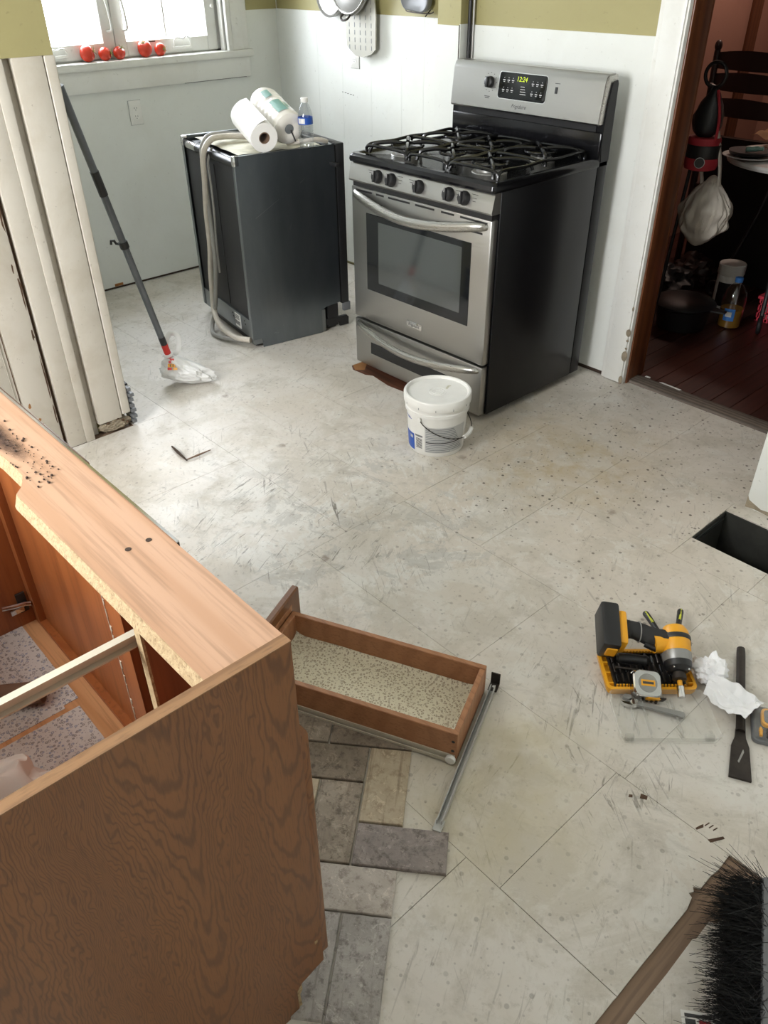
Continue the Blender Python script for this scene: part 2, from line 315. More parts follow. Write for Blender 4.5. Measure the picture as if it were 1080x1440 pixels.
# ------------------------------------------------------------------ geometry helpers
def V(*a): return Vector(a)
def rrect(x0, x1, y0, y1, z, r=0.0, k=4):
    if r <= 0: return [V(x0, y0, z), V(x1, y0, z), V(x1, y1, z), V(x0, y1, z)]
    out = []
    for cx, cy, a0 in ((x1-r, y0+r, -90), (x1-r, y1-r, 0), (x0+r, y1-r, 90), (x0+r, y0+r, 180)):
        for i in range(k+1):
            a = math.radians(a0+90*i/k); out.append(V(cx+r*math.cos(a), cy+r*math.sin(a), z))
    return out
def spline(pts, n=6, closed=False):
    P = [Vector(p) for p in pts]; out = []; m = len(P)
    for i in range(m if closed else m-1):
        g = (lambda j: P[j % m]) if closed else (lambda j: P[max(0, min(m-1, j))])
        p0, p1, p2, p3 = g(i-1), g(i), g(i+1), g(i+2)
        for k in range(n):
            t = k/n
            out.append(.5*((2*p1)+(p2-p0)*t+(2*p0-5*p1+4*p2-p3)*t*t+(3*p1-p0-3*p2+p3)*t**3))
    if not closed: out.append(P[-1])
    return out
class B:
    def __init__(s): s.bm = bmesh.new()
    def box(s, x0, x1, y0, y1, z0, z1, bev=0, seg=2, m=None):
        r = bmesh.ops.create_cube(s.bm, size=1.0); vs_ = r['verts']
        for v in vs_: v.co = V(x0+(v.co.x+.5)*(x1-x0), y0+(v.co.y+.5)*(y1-y0), z0+(v.co.z+.5)*(z1-z0))
        if bev:
            es = list({e for v in vs_ for e in v.link_edges})
            rb = bmesh.ops.bevel(s.bm, geom=es, offset=bev, segments=seg, profile=.5, affect='EDGES')
            vs_ = list({v for f in rb['faces'] for v in f.verts})
            # collect the whole island
            seen = set(vs_); st = list(vs_)
            while st:
                v = st.pop()
                for e in v.link_edges:
                    o = e.other_vert(v)
                    if o not in seen: seen.add(o); st.append(o)
            vs_ = list(seen)
        if m is not None:
            for v in vs_: v.co = m @ v.co
        return s
    def loft(s, rings, cap0=True, cap1=True, close=True, m=None):
        vr = [[s.bm.verts.new((m @ p) if m is not None else p) for p in R_] for R_ in rings]
        n = len(vr[0])
        for a, b in zip(vr, vr[1:]):
            for i in range(n if close else n-1):
                j = (i+1) % n
                try: s.bm.faces.new((a[i], a[j], b[j], b[i]))
                except ValueError: pass
        if cap0 and n > 2: s.bm.faces.new(list(reversed(vr[0])))
        if cap1 and n > 2: s.bm.faces.new(vr[-1])
        return s
    def lathe(s, prof, n=32, c=(0, 0, 0), axis=(0, 0, 1), cap0=True, cap1=True):
        q = Vector((0, 0, 1)).rotation_difference(Vector(axis).normalized()); c = Vector(c)
        rings = [[c+q @ V(max(r, 1e-5)*math.cos(2*math.pi*i/n), max(r, 1e-5)*math.sin(2*math.pi*i/n), z) for i in range(n)] for r, z in prof]
        return s.loft(rings, cap0, cap1)
    def cyl(s, p0, p1, r0, r1=None, n=20, cap=True):
        p0, p1 = Vector(p0), Vector(p1); r1 = r0 if r1 is None else r1
        return s.lathe([(r0, 0), (r1, (p1-p0).length)], n, p0, p1-p0, cap, cap)
    def tube(s, pts, r, n=10, closed=False, flat=1.0, upv=None):
        P = [Vector(p) for p in pts]; m = len(P); rs = r if isinstance(r, (list, tuple)) else [r]*m
        rings = []; prev = None
        for i in range(m):
            if closed: t = P[(i+1) % m]-P[i-1]
            else: t = P[min(m-1, i+1)]-P[max(0, i-1)]
            t = t.normalized() if t.length > 1e-9 else V(0, 0, 1)
            if upv is not None: a = Vector(upv)
            elif prev is None: a = V(0, 0, 1) if abs(t.z) < .9 else V(1, 0, 0)
            else: a = prev
            a = (a-t*a.dot(t)); a = a.normalized() if a.length > 1e-6 else t.orthogonal().normalized()
            prev = a; b = t.cross(a)
            rings.append([P[i]+(a*math.cos(2*math.pi*k/n)*flat+b*math.sin(2*math.pi*k/n))*rs[i] for k in range(n)])
        if closed: rings.append(rings[0])
        return s.loft(rings, not closed, not closed)
    def prism(s, poly, d0, d1, ax='z', m=None):
        f = {'z': lambda p, d: V(p[0], p[1], d), 'x': lambda p, d: V(d, p[0], p[1]), 'y': lambda p, d: V(p[0], d, p[1])}[ax]
        return s.loft([[f(p, d0) for p in poly], [f(p, d1) for p in poly]], m=m)
    def sphere(s, c, r, u=20, v=12, sq=(1, 1, 1), m=None):
        r_ = bmesh.ops.create_uvsphere(s.bm, u_segments=u, v_segments=v, radius=1.0)
        for x in r_['verts']:
            x.co = V(c[0]+x.co.x*r*sq[0], c[1]+x.co.y*r*sq[1], c[2]+x.co.z*r*sq[2])
            if m is not None: x.co = m @ x.co
        return s
    def ico(s, fn, sub=4):
        r_ = bmesh.ops.create_icosphere(s.bm, subdivisions=sub, radius=1.0)
        for x in r_['verts']: x.co = fn(x.co.normalized())
        return s
    def grid(s, fn, nx, ny):
        vv = [[s.bm.verts.new(fn(i/nx, j/ny)) for j in range(ny+1)] for i in range(nx+1)]
        for i in range(nx):
            for j in range(ny): s.bm.faces.new((vv[i][j], vv[i+1][j], vv[i+1][j+1], vv[i][j+1]))
        return s
    def build(s, name, mat, parent=None, smooth=35, local=False, **tags):
        bmesh.ops.recalc_face_normals(s.bm, faces=s.bm.faces[:])
        me = bpy.data.meshes.new(name); s.bm.to_mesh(me); s.bm.free()
        me.materials.append(M[mat] if isinstance(mat, str) else mat)
        if smooth:
            me.polygons.foreach_set('use_smooth', [True]*len(me.polygons)); me.set_sharp_from_angle(angle=math.radians(smooth))
        o = bpy.data.objects.new(name, me); C.objects.link(o)
        if parent is not None:
            o.parent = parent; root = parent
            while root.parent is not None: root = root.parent
            if not local: me.transform((Matrix.Translation(root.location) @ root.rotation_euler.to_matrix().to_4x4()).inverted())
        elif me.vertices:
            xs = [v.co for v in me.vertices]
            c = V((min(v.x for v in xs)+max(v.x for v in xs))/2, (min(v.y for v in xs)+max(v.y for v in xs))/2, min(v.z for v in xs))
            me.transform(Matrix.Translation(-c)); o.location = c
        for k, v in tags.items(): o[k] = v
        return o
def thing(name, label, cat, loc=(0, 0, 0), rz=0.0, group=None):
    o = bpy.data.objects.new(name, None); C.objects.link(o); o.empty_display_size = .05
    o.location = loc; o.rotation_euler = (0, 0, rz); o['label'] = label; o['category'] = cat
    if group: o['group'] = group
    return o
def tag(o, label, cat, group=None):
    o['label'] = label; o['category'] = cat
    if group: o['group'] = group
    return o
def struct(o): o['kind'] = 'structure'; return o
def share(o, name, parent, loc, rz=0.0):
    c = bpy.data.objects.new(name, o.data); C.objects.link(c); c.parent = parent; c.location = loc; c.rotation_euler = (0, 0, rz); return c
def text(body, size, mat, parent, mw, name='lettering', extr=.0002, align='CENTER', shear=0):
    cu = bpy.data.curves.new('t', 'FONT'); cu.body = body; cu.size = size; cu.extrude = extr; cu.align_x = align; cu.align_y = 'CENTER'; cu.shear = shear
    t = bpy.data.objects.new('t', cu); C.objects.link(t); bpy.context.view_layer.update()
    me = bpy.data.meshes.new_from_object(t.evaluated_get(bpy.context.evaluated_depsgraph_get()))
    bpy.data.objects.remove(t); bpy.data.curves.remove(cu)
    me.transform(mw); me.name = name; me.materials.clear(); me.materials.append(M[mat])
    root = parent
    while root.parent is not None: root = root.parent
    me.transform((Matrix.Translation(root.location) @ root.rotation_euler.to_matrix().to_4x4()).inverted())
    o = bpy.data.objects.new(name, me); C.objects.link(o); o.parent = parent
    return o
def frame(o, x, y, z):   # matrix with given axes
    x, y, z, o = Vector(x), Vector(y), Vector(z), Vector(o)
    return Matrix(((x.x, y.x, z.x, o.x), (x.y, y.y, z.y, o.y), (x.z, y.z, z.z, o.z), (0, 0, 0, 1)))
def RX(a): return Matrix.Rotation(a, 4, 'X')
def RY(a): return Matrix.Rotation(a, 4, 'Y')
def RZ(a): return Matrix.Rotation(a, 4, 'Z')
def TR(*a): return Matrix.Translation(Vector(a))

# ------------------------------------------------------------------ the room
ZW = 1.305; CEIL = 2.5
XW, YL, YB, XD = -1.72, .938, .74, -.19
# floor: dark base below, painted sheets on top with open seams
floor = struct(B().box(-1.88, -.215, -3.34, 1.07, -.10, -.005).box(-.215, 1.735, -3.34, .80, -.10, -.005).box(2.06, 3.5, -3.34, .80, -.10, -.005).box(1.735, 2.06, -3.34, -.064, -.10, -.005).box(1.735, 2.06, .16, .80, -.10, -.005).build('floor', 'subfloor'))
def sheet(poly):
    B().prism(poly, -.005, 0).build('floor_sheet', 'floor', floor, smooth=0)
def rect(x0, x1, y0, y1, g=None):
    if g is None: g = (.0005, .0008, .0004)[int(abs(x0*31+y0*17)) % 3]
    sheet([(x0+g, y0+g), (x1-g, y0+g), (x1-g, y1-g), (x0+g, y1-g)])
for y0, y1, xs in ((-3.2, -2.2, (-.19, .95)), (-2.2, -1.5, (-.19, .95)), (-1.5, -.86, (-.19, .33, .95)), (-1.02, -.86, (-1.72, -.19)), (-.86, -.585, (-1.72, -.95, .08, .95)), (-.585, -.30, (-1.72, -.45, .42, .95)),
                   (-.30, .22, (-1.72, -1.0, .2, .95)), (.22, .94, (-1.72, -.6, .95))):
    for a, b in zip(xs, xs[1:]): rect(a, b, y0, y1)
for y0, y1, xs in ((-3.2, -2.64, (.95, 2.2, 3.4)), (-2.64, -2.23, (.95, 1.6, 3.4)), (-2.23, -1.83, (.95, 2.0, 3.4)), (-1.01, -.60, (.95, 1.62, 2.115, 3.4)), (-.60, -.19, (.95, 1.30, 1.965, 2.6, 3.4)),
                   (.22, .76, (.95, 1.355, 1.9, 3.4))):
    for a, b in zip(xs, xs[1:]): rect(a, b, y0, y1)
rect(.95, 1.31, -.19, .22); rect(1.31, 1.735, -.19, .22); rect(1.735, 1.99, -.19, -.064); rect(1.99, 2.06, -.19, -.064); rect(1.735, 2.06, .16, .22); rect(2.06, 3.4, -.19, .22)
# rows with the torn-out strip
rect(.95, 1.55, -1.42, -1.01); rect(1.55, 2.092, -1.42, -1.01); rect(.95, 1.5, -1.83, -1.42); rect(1.5, 2.0, -1.83, -1.42)
rng = random.Random(3)
def ragged(x, y0, y1, n, a): return [(x+rng.uniform(-a, a), y0+(y1-y0)*i/n) for i in range(n+1)]
sheet([(2.0008, -1.829), (2.375, -1.829)]+ragged(2.372, -1.80, -1.43, 6, .0018)+[(2.371, -1.4208), (2.0008, -1.4208)])
sheet([(2.0928, -1.4192), (2.371, -1.4192), (2.3705, -1.34), (2.3715, -1.25), (2.372, -1.18), (2.366, -1.152), (2.357, -1.148), (2.362, -1.138), (2.356, -1.130), (2.368, -1.122), (2.3685, -1.08), (2.372, -1.06), (2.371, -1.0108), (2.0928, -1.0108)])
sheet([(2.413, -1.829), (3.399, -1.829), (3.399, -1.4208), (2.409, -1.4208), (2.411, -1.6)])
sheet([(2.409, -1.4192), (3.399, -1.4192), (3.399, -1.0108), (2.45, -1.0108), (2.445, -1.05), (2.431, -1.12), (2.427, -1.165), (2.414, -1.172), (2.4145, -1.22), (2.410, -1.226), (2.411, -1.32)])
B().prism([(-.015, -.012), (.02, -.035), (.10, -.03), (.13, -.012), (.25, -.03), (.36, -.02), (.40, .05), (.2, .10), (-.01, .08)], .0001, .0010).build('bare_board_patch', 'redboard', floor, label='torn patch showing red brown board')
B().prism([(-.015, -.005), (.03, -.03), (.06, .0), (.02, .05), (-.012, .05)], .0010, .0016).build('bare_board_patch', 'orangedirt', floor)
for poly in ([(2.322, -1.012), (2.327, -1.004), (2.341, -.981), (2.346, -.984), (2.334, -1.006), (2.330, -1.014)], [(2.290, -1.006), (2.294, -1.008), (2.301, -.992), (2.297, -.985), (2.294, -.992)], [(2.300, -.986), (2.302, -.987), (2.305, -.973), (2.303, -.972)], [(2.309, -.984), (2.311, -.985), (2.314, -.972), (2.312, -.971)], [(2.318, -.983), (2.320, -.984), (2.323, -.972), (2.321, -.971)],
             [(2.167, -1.03), (2.18, -1.022), (2.176, -1.012), (2.162, -1.018)], [(2.148, -1.046), (2.155, -1.040), (2.151, -1.034), (2.145, -1.039)]):
    B().prism(poly, .0001, .0008).build('paint_loss', 'chip', floor, 0)
# floor vent opening
duct = thing('floor_duct', 'black open rectangular vent duct sunk in the floor', 'floor vent', (1.9, .05, -.3))
B().box(1.7345, 1.738, -.0645, .1605, -.30, -.004).box(2.057, 2.0605, -.0645, .1605, -.30, -.004).box(1.738, 2.057, -.0645, -.061, -.30, -.004).box(1.738, 2.057, .157, .1605, -.30, -.004).build('duct_wall', 'ductmetal', duct, 0)
B().box(1.735, 2.06, -.064, .16, -.30, -.292).build('duct_bottom', 'ductmetal', duct, 0)
B().box(1.738, 1.740, -.055, .15, -.032, -.022).build('duct_flange', 'galv', duct, 0)

ceil = struct(B().box(-1.9, 3.6, -3.4, .98, CEIL, CEIL+.1).build('ceiling', 'white'))
# window wall (x = XW), opening y -.55...583, z 1.085..2.15
WY0, WY1, WZ0, WZ1 = -.56, .590, 1.085, 2.15
ww = struct(B().box(XW-.16, XW, -1.1, WY0, 0, CEIL).box(XW-.16, XW, WY1, 1.1, 0, CEIL).box(XW-.16, XW, WY0, WY1, 0, WZ0).box(XW-.16, XW, WY0, WY1, WZ1, CEIL).build('wall_window', 'white'))
B().box(XW, XW+.003, .735, .938, ZW, CEIL).box(XW, XW+.003, -1.02, -.70, ZW, CEIL).build('olive_paint', 'green', ww, 0)
B().box(XW, XW+.002, -1.0, .93, .004, .014).build('baseboard_gap', 'dirt', ww, 0)
B().box(XW, XW+.003, -.32, -.27, .016, .03).build('rust_spot', 'orangedirt', ww, 0)
win = struct(B().box(XW-.10, XW-.06, WY0, WY0+.03, WZ0, WZ1).box(XW-.10, XW-.06, WY1-.03, WY1, WZ0, WZ1).box(XW-.10, XW-.06, WY0, WY1, WZ0, WZ0+.045).box(XW-.10, XW-.06, WY0, WY1, WZ1-.03, WZ1).build('window_1', 'whitetrim'))
def sash(y0, y1):
    x0, x1 = XW-.095, XW-.048; z0, z1 = 1.128, 2.11; f = .062
    s = B().box(x0, x1, y0, y0+f, z0, z1, .004).box(x0, x1, y1-f, y1, z0, z1, .004).box(x0, x1, y0+f, y1-f, z0, z0+.068, .004).box(x0, x1, y0+f, y1-f, z1-f, z1, .004).build('window_sash', 'whitetrim', win)
    B().box(x0+.018, x0+.022, y0+f, y1-f, z0+.06, z1-f).build('pane', 'glass', s, 0)
    return s
s1 = sash(-.440, -.040); s2 = sash(-.036, .566)
B().box(XW-.080, XW-.070, .262, .272, 1.19, 2.05).build('glazing_bar', 'whitetrim', s2, 0)
B().box(XW-.04, XW-.005, WY1-.012, WY1+.03, 1.115, WZ1).build('window_stop', 'whitetrim', win, 0)
def crank(y, fl=1, h=.04):
    a = B().box(XW-.047, XW-.03, y-.055, y+.055, 1.145, 1.158, .004)
    a.tube(spline([(XW-.035, y-.05, 1.158), (XW-.025, y-.04, 1.158+h), (XW-.02, y, 1.160+h*.8), (XW-.02, y+.02, 1.163+h), (XW-.025, y+.045, 1.158+h*.8), (XW-.035, y+.052, 1.158)], 4), .004, 6)
    a.build('crank_handle', 'wplastic', win)
crank(.335); crank(-.36, h=.025)
for y in (-.075, .010):
    B().tube(spline([(XW-.045, y, 1.42), (XW-.022, y, 1.40), (XW-.015, y+.008, 1.35), (XW-.02, y+.016, 1.29), (XW-.03, y+.02, 1.25), (XW-.045, y+.0, 1.245)], 4), .0055, 8).build('sash_lock', 'wplastic', win)
B().box(XW-.048, XW-.045, .145, .185, 1.185, 1.19).build('sash_mark', 'dirt', win, 0)
B().cyl((XW-.048, .545, 1.33), (XW-.03, .545, 1.33), .009, n=12).build('screen_knob', 'wplastic', win)
B().box(XW-.06, XW+.035, -.68, .742, 1.088, 1.122, .004).build('window_sill', 'whitetrim', win)
B().box(XW, XW+.02, -.66, .720, .990, 1.088, .002).build('window_apron', 'whitetrim', win)
B().box(XW, XW+.003, .30, .70, .986, .990).build('apron_gap', 'dirt', win, 0)
B().box(XW, XW+.022, .618, .690, 1.122, 2.25, .003).box(XW, XW+.014, .690, .727, 1.122, 2.25, .004).build('window_casing', 'whitetrim', win)
B().box(XW-.06, XW+.022, .590, .618, 1.122, 2.2, .003).build('window_jamb', 'whitetrim', win)
B().box(XW, XW+.022, -.66, -.56, 1.122, 2.25, .003).box(XW, XW+.022, -.66, .727, 2.15, 2.25, .003).build('window_casing', 'whitetrim', win)

# rear-left wall with vertical panelling and chase
def boards(wall, xs, y, z0, z1, mat='white', d=.008, ax='x'):
    for a, b in zip(xs, xs[1:]):
        g = .0005 if wall.name == 'wall_rear_alcove' else .0001
        if ax == 'x': B().box(a+g, b-g, y, y+d, z0, z1).build('wainscot_board', mat, wall, 0)
        else: B().box(y-d, y, a+g, b-g, z0, z1).build('wainscot_board', mat, wall, 0)
wl = struct(B().box(-1.72, -.215, YL+.008, YL+.14, 0, CEIL).build('wall_rear_alcove', 'green'))
boards(wl, (-1.72, -1.36, -1.152, -.92, -.69, -.532, -.37, -.215), YL, .015, ZW)
ch = struct(B().box(-.213, -.080, .698, 1.06, 0, CEIL).build('wall_chase', 'green'))
B().box(-.214, -.0785, .690, .698, .01, ZW-.003, .001, 1).build('wainscot_board', 'white', ch, 0)
B().box(-.080, -.0735, .692, .738, .01, ZW+.002, .001, 1).build('wainscot_board', 'white', ch, 0)
B().box(-.0795, -.077, .6885, .6915, .5, ZW).build('corner_crack', 'dirt', ch, 0)
wr = struct(B().box(-.08, .83, YB+.008, YB+.13, 0, CEIL).box(.83, 1.768, YB+.008, YB+.13, 2.06, CEIL).build('wall_rear', 'green'))
boards(wr, (-.062, .35, .83), YB, .018, ZW)
B().box(.30, .835, YB+.001, YB+.006, .002, .0175).build('baseboard_gap', 'dirt', wr, 0)
pipe = tag(B().cyl((-.055, .728, .3), (-.055, .728, 2.45), .0085, n=12).build('wall_conduit', 'blackp'), 'thin black conduit running up the corner behind the range', 'pipe')
B().cyl((-.038, .733, .3), (-.038, .733, 2.45), .0045, n=8).build('conduit_wire', 'alu', pipe)
# door casing to the far room
tr1 = struct(B().box(.83, .852, YB-.010, YB+.008, .0, 2.13, .002).box(.8535, .937, YB-.022, YB+.008, .004, 2.13, .003).box(.937, .945, YB-.016, YB+.12, .004, 2.06, .002).build('trim_1', 'whitetrim'))
for z, h, wd in ((.235, .035, .012), (.13, .05, .014), (.20, .012, .006), (.165, .01, .006), (.02, .04, .010), (.34, .02, .004)):
    B().sphere((.938-wd*.3, YB-.021, z), 1, 12, 8, (wd, .0022, h*.5)).build('paint_chip', 'plaster', tr1)
jb = struct(B().box(.945, .953, YB+.004, .862, 0, 2.06, .002).box(.80, .950, .862, .880, 0, 2.1, .003).build('trim_2', 'jamb'))
# box wall right of the opening
wb = struct(B().box(1.768, 3.4, .228, .87, .0, CEIL).build('wall_box', 'white'))
B().prism([(1.7675, .0), (1.80, .004), (1.86, .0), (2.0, .0), (2.0, .016), (1.9, .02), (1.82, .012), (1.775, .03), (1.7675, .045)], .2265, .228, 'y').build('worn_paint', 'plaster', wb, 0)
# partition on the left with an old door
wp = struct(B().box(XD-.12, XD-.045, -3.2, -1.322, 2.06, CEIL).box(XD-.12, XD-.045, -1.322, -1.032, 0, CEIL).box(XD-.12, XD-.045, -3.2, -2.15, 0, CEIL).build('wall_partition', 'green'))
B().box(XD-.045, XD-.0005, -1.20, -1.026, ZW, CEIL).build('olive_panel', 'green', wp, 0)
B().box(XD-.045, XD+.0005, -1.29, -1.20, ZW+.0, CEIL).build('olive_panel', 'green', wp, 0)
struct(B().box(XW, XD-.12, -1.14, -1.032, 0, CEIL).build('wall_pantry', 'white'))
B().box(XD-.045, XD, -1.158, -1.061, .052, ZW, .002).build('corner_board', 'whiteold', wp)
B().box(XD-.03, XD+.001, -1.0575, -1.022, .062, ZW, .004, 3).build('corner_bead', 'whiteold', wp)
B().box(XD-.045, XD-.034, -1.20, -1.156, .0, ZW).build('recess_strip', 'whiteold', wp, 0)
B().box(XD-.045, XD+.003, -1.222, -1.186, .0, ZW, .004).box(XD-.045, XD, -1.290, -1.222, .0, 2.1, .003).build('door_casing', 'whiteold', wp)
def rubble(v):
    n = noise.noise(v*3)*.35+noise.noise(v*9)*.2
    return V(XD-.018+v.x*.016*(1+n), -1.09+v.y*.068*(1+n*.25), .026+v.z*.027*(1+n*.4))
B().ico(rubble, 4).build('broken_plaster', 'plaster', wp, 0)
for i in range(9):
    yy = -1.15+.11*rng.random(); B().ico(lambda v: V(XD-.004+v.x*.006, yy+v.y*.007, .02+.035*((i*37) % 10)/10+v.z*.006), 1).build('plaster_crumb', 'chip' if i % 2 else 'plaster', wp, 0)
B().box(XD-.045, XD-.028, -1.322, -1.290, 0, 2.05).build('door_gap', 'chip', wp, 0)
d1 = struct(B().box(XD-.05, XD-.012, -2.12, -1.303, .022, 2.04).build('door_1', 'whiteold'))
B().box(XD-.012, XD-.006, -1.41, -1.304, .025, 2.04, .002).build('door_stile', 'whiteold', d1)
B().box(XD-.012, XD-.006, -2.02, -1.412, .025, .20, .002).box(XD-.012, XD-.006, -2.02, -1.412, .95, 1.1, .002).box(XD-.012, XD-.006, -2.02, -1.412, 1.9, 2.03, .002).build('door_rail', 'whiteold', d1)
B().box(XD-.012, XD-.010, -1.4175, -1.4145, .22, .94).box(XD-.012, XD-.010, -1.98, -1.4145, .213, .217).build('panel_crack', 'chip', d1, 0)
B().box(XD-.012, XD-.007, -2.0, -1.43, .235, .93, .005).build('door_panel', 'whiteold', d1)
rc = random.Random(11)
def chip(yc, zc, hy, hz, mt):     # ragged flake of lost paint
    n = 11; pts = [(yc+hy*math.cos(k*6.283/n)*rc.uniform(.35, 1.1), zc+hz*math.sin(k*6.283/n)*rc.uniform(.55, 1.1)) for k in range(n)]
    B().prism(pts, XD-.0062, XD-.0054, 'x').build('paint_chip', mt, d1, 0)
for y, z, hy, hz in ((-1.309, .62, .005, .06), (-1.308, .30, .004, .09), (-1.310, .88, .006, .07), (-1.308, 1.02, .004, .06), (-1.311, .47, .006, .025), (-1.318, .70, .005, .018), (-1.309, .16, .004, .05)): chip(y, z, hy, hz, 'chip')
for y, z, hy, hz in ((-1.365, .125, .010, .014), (-1.368, .150, .007, .010), (-1.39, .215, .006, .012)): chip(y, z, hy, hz, 'orangedirt')
# unseen remainder of the kitchen
wy = -3.2
rw = struct(B().box(-.3, .5, wy-.15, wy, 0, CEIL).box(1.5, 3.4, wy-.15, wy, 0, CEIL).box(.5, 1.5, wy-.15, wy, 0, 1.05).box(.5, 1.5, wy-.15, wy, 2.25, CEIL).build('wall_sink', 'white'))
w2 = struct(B().box(.5, .54, wy-.1, wy-.05, 1.05, 2.25).box(1.46, 1.5, wy-.1, wy-.05, 1.05, 2.25).box(.54, 1.46, wy-.1, wy-.05, 1.05, 1.1).box(.54, 1.46, wy-.1, wy-.05, 2.2, 2.25).box(.54, 1.46, wy-.1, wy-.05, 1.64, 1.68).build('window_2', 'whitetrim'))
B().box(.54, 1.46, wy-.078, wy-.074, 1.1, 2.2).build('pane', 'glass', w2, 0)
struct(B().box(3.4, 3.55, -3.35, .87, 0, CEIL).build('wall_right', 'white'))

# far room
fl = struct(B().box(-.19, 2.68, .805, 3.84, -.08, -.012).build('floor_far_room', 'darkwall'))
x = -.1; k = 0
while x < 2.55:
    k += 1
    for a, b in ((.842, 2.1+.3*((k*5) % 3)), (2.1+.3*((k*5) % 3), 3.7)):
        B().box(x+.0008, x+.0862, a+.0006, b-.0006, -.012, .004, .0012, 1).build('floorboard', 'redwood', fl, 0)
    x += .087
th = struct(B().prism([(.762, .0), (.766, .010), (.775, .013), (.83, .013), (.842, .008), (.842, -.01), (.762, -.01)], .945, 1.768, 'x').build('trim_3', 'threshold'))
B().prism([(1.06, .832), (1.16, .826), (1.165, .836), (1.07, .840)], .0132, .0145).build('paint_chip', 'whitetrim', th, 0)
B().prism([(.985, .836), (1.01, .838), (1.005, .85), (.985, .848)], .0132, .0145).build('paint_chip', 'whitetrim', th, 0)
struct(B().box(-.1, 2.6, 3.72, 3.85, 0, CEIL).build('wall_far_room_end', 'purple'))
struct(B().box(-.2, -.1, .88, 3.85, 0, CEIL).build('wall_far_room_left', 'purple'))
struct(B().box(-.1, -.085, 3.28, 3.40, 0, 2.1).build('trim_5', 'jamb'))
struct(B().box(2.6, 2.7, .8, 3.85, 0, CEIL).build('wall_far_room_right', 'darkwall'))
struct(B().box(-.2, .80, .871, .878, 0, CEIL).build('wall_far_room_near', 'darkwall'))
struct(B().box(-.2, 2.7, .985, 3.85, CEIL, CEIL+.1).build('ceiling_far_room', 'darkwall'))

# ------------------------------------------------------------------ gas range
st = thing('gas_range', 'stainless steel gas range with black sides, five knobs and cast iron grates', 'stove', (.38, .3, 0))
def S(b, name, mat, parent=st, smooth=35, **k): return b.build(name, mat, parent, smooth, **k)
S(B().box(.006, .754, .036, .648, .036, .884), 'body', 'blackside', smooth=0)
S(B().box(.754, .760, .036, .586, .030, .883, .002), 'side_panel', 'blackside'); S(B().box(0, .006, .036, .586, .030, .883, .002), 'side_panel', 'blackside')
for xa in (.752, 0): S(B().box(xa, xa+.008, .589, .648, .030, .90, .003), 'rear_column', 'blackside')
for x, y in ((.055, .085), (.70, .085), (.055, .60), (.70, .60)):
    S(B().cyl((x, y, .012), (x, y, .05), .007, n=10).lathe([(.018, 0.001), (.021, .004), (.021, .009), (.012, .015)], 6, (x, y, 0)), 'leg', 'blackp')
# storage drawer
dr = S(B().box(.007, .753, .0, .036, .032, .240, .006, 2), 'storage_drawer', 'steel')
S(B().box(.108, .655, -.0012, .004, .097, .150, .001, 1), 'dark_panel', 'blackglass', dr)
def bow(z, zc, depth, r):
    pts = [(.030, .004, z), (.040, -.010, z), (.075, -.022, z-.003)]+[(.075+.61*t, -.022-depth*math.sin(math.pi*t)**.9, z-.003-(z-zc)*math.sin(math.pi*t)) for t in [i/12 for i in range(1, 12)]]+[(.685, -.022, z-.003), (.72, -.010, z), (.732, .004, z)]
    P = spline(pts, 3); n = len(P)
    rs = [r*(.62+.38*min(1, math.sin(math.pi*i/(n-1))*2.2)) for i in range(n)]
    return B().tube(P, rs, 12, flat=1.25)
S(bow(.222, .192, .030, .0125), 'handle', 'steel2', dr)
# oven door
dd = S(B().box(.006, .754, .0, .036, .248, .792, .006, 2), 'oven_door', 'steel')
S(B().box(.012, .748, .026, .036, .25, .79), 'door_gasket', 'rubber', dd, 0)
S(B().box(.093, .667, -.0015, .004, .386, .700, .0015, 1), 'window_surround', 'blackglass', dd)
S(B().box(.166, .622, -.0021, .0, .427, .676, .0005, 1), 'window_pane', 'ovenglass', dd)
S(bow(.768, .733, .032, .0145), 'handle', 'steel2', dd)
for x0, x1 in ((.034, .13), (.155, .20), (.225, .345), (.375, .475), (.51, .575), (.605, .735)):
    S(B().box(x0, x1, -.0008, .003, .7765, .7835), 'vent_slot', 'blackp', dd, 0)
for x0, x1 in ((.062, .19), (.53, .585), (.605, .715)):
    S(B().box(x0, x1, -.0008, .003, .738, .745), 'vent_slot', 'blackp', dd, 0)
bd = S(B().box(.336, .424, -.004, .001, .294, .320, .002), 'badge', 'chrome', dd)
text('Frigidaire', .0165, 'print', bd, frame((.380, -.0043, .306), (1, 0, 0), (0, 0, 1), (0, -1, 0)))
# control fascia with knobs
S(B().box(.012, .748, .006, .04, .79, .815), 'fascia_gap', 'blackp', smooth=0)
cf = S(B().prism([(-.006, .812), (-.009, .818), (.004, .876), (.010, .882), (.045, .882), (.045, .812)], .002, .758, 'x'), 'control_panel', 'steel')
sl = math.atan2(.013, .058)
for i, x in enumerate((.171, .248, .398, .550, .626)):
    m = TR(x, -.0035, .848) @ RX(math.pi/2-sl)
    k = B(); k.loft([[m @ V(r*math.cos(a*math.pi/14), r*math.sin(a*math.pi/14), h) for a in range(28)] for r, h in ((.0245, -.002), (.0245, .005), (.022, .013), (.0195, .019), (.017, .021))])
    k.box(-.0055, .0055, -.0205, .0205, .018, .029, .002, 1, m=m @ RZ(.12))
    kn = S(k, 'knob', 'blackp', cf)
    S(B().box(-.0012, .0012, .006, .019, .0288, .0296, m=m @ RZ(.12)), 'pointer', 'printw', kn, 0)
    for dx, dz, wd in ((-.045, .016, .022), (-.043, .008, .014)) if i in (0, 2) else ((.044, .018, .03), (.046, .006, .02), (.046, -.004, .014)):
        S(B().box(x+dx-wd/2, x+dx+wd/2, -.0049+dz*.22, -.0040+dz*.22, .848+dz, .8495+dz), 'knob_print', 'print', cf, 0)
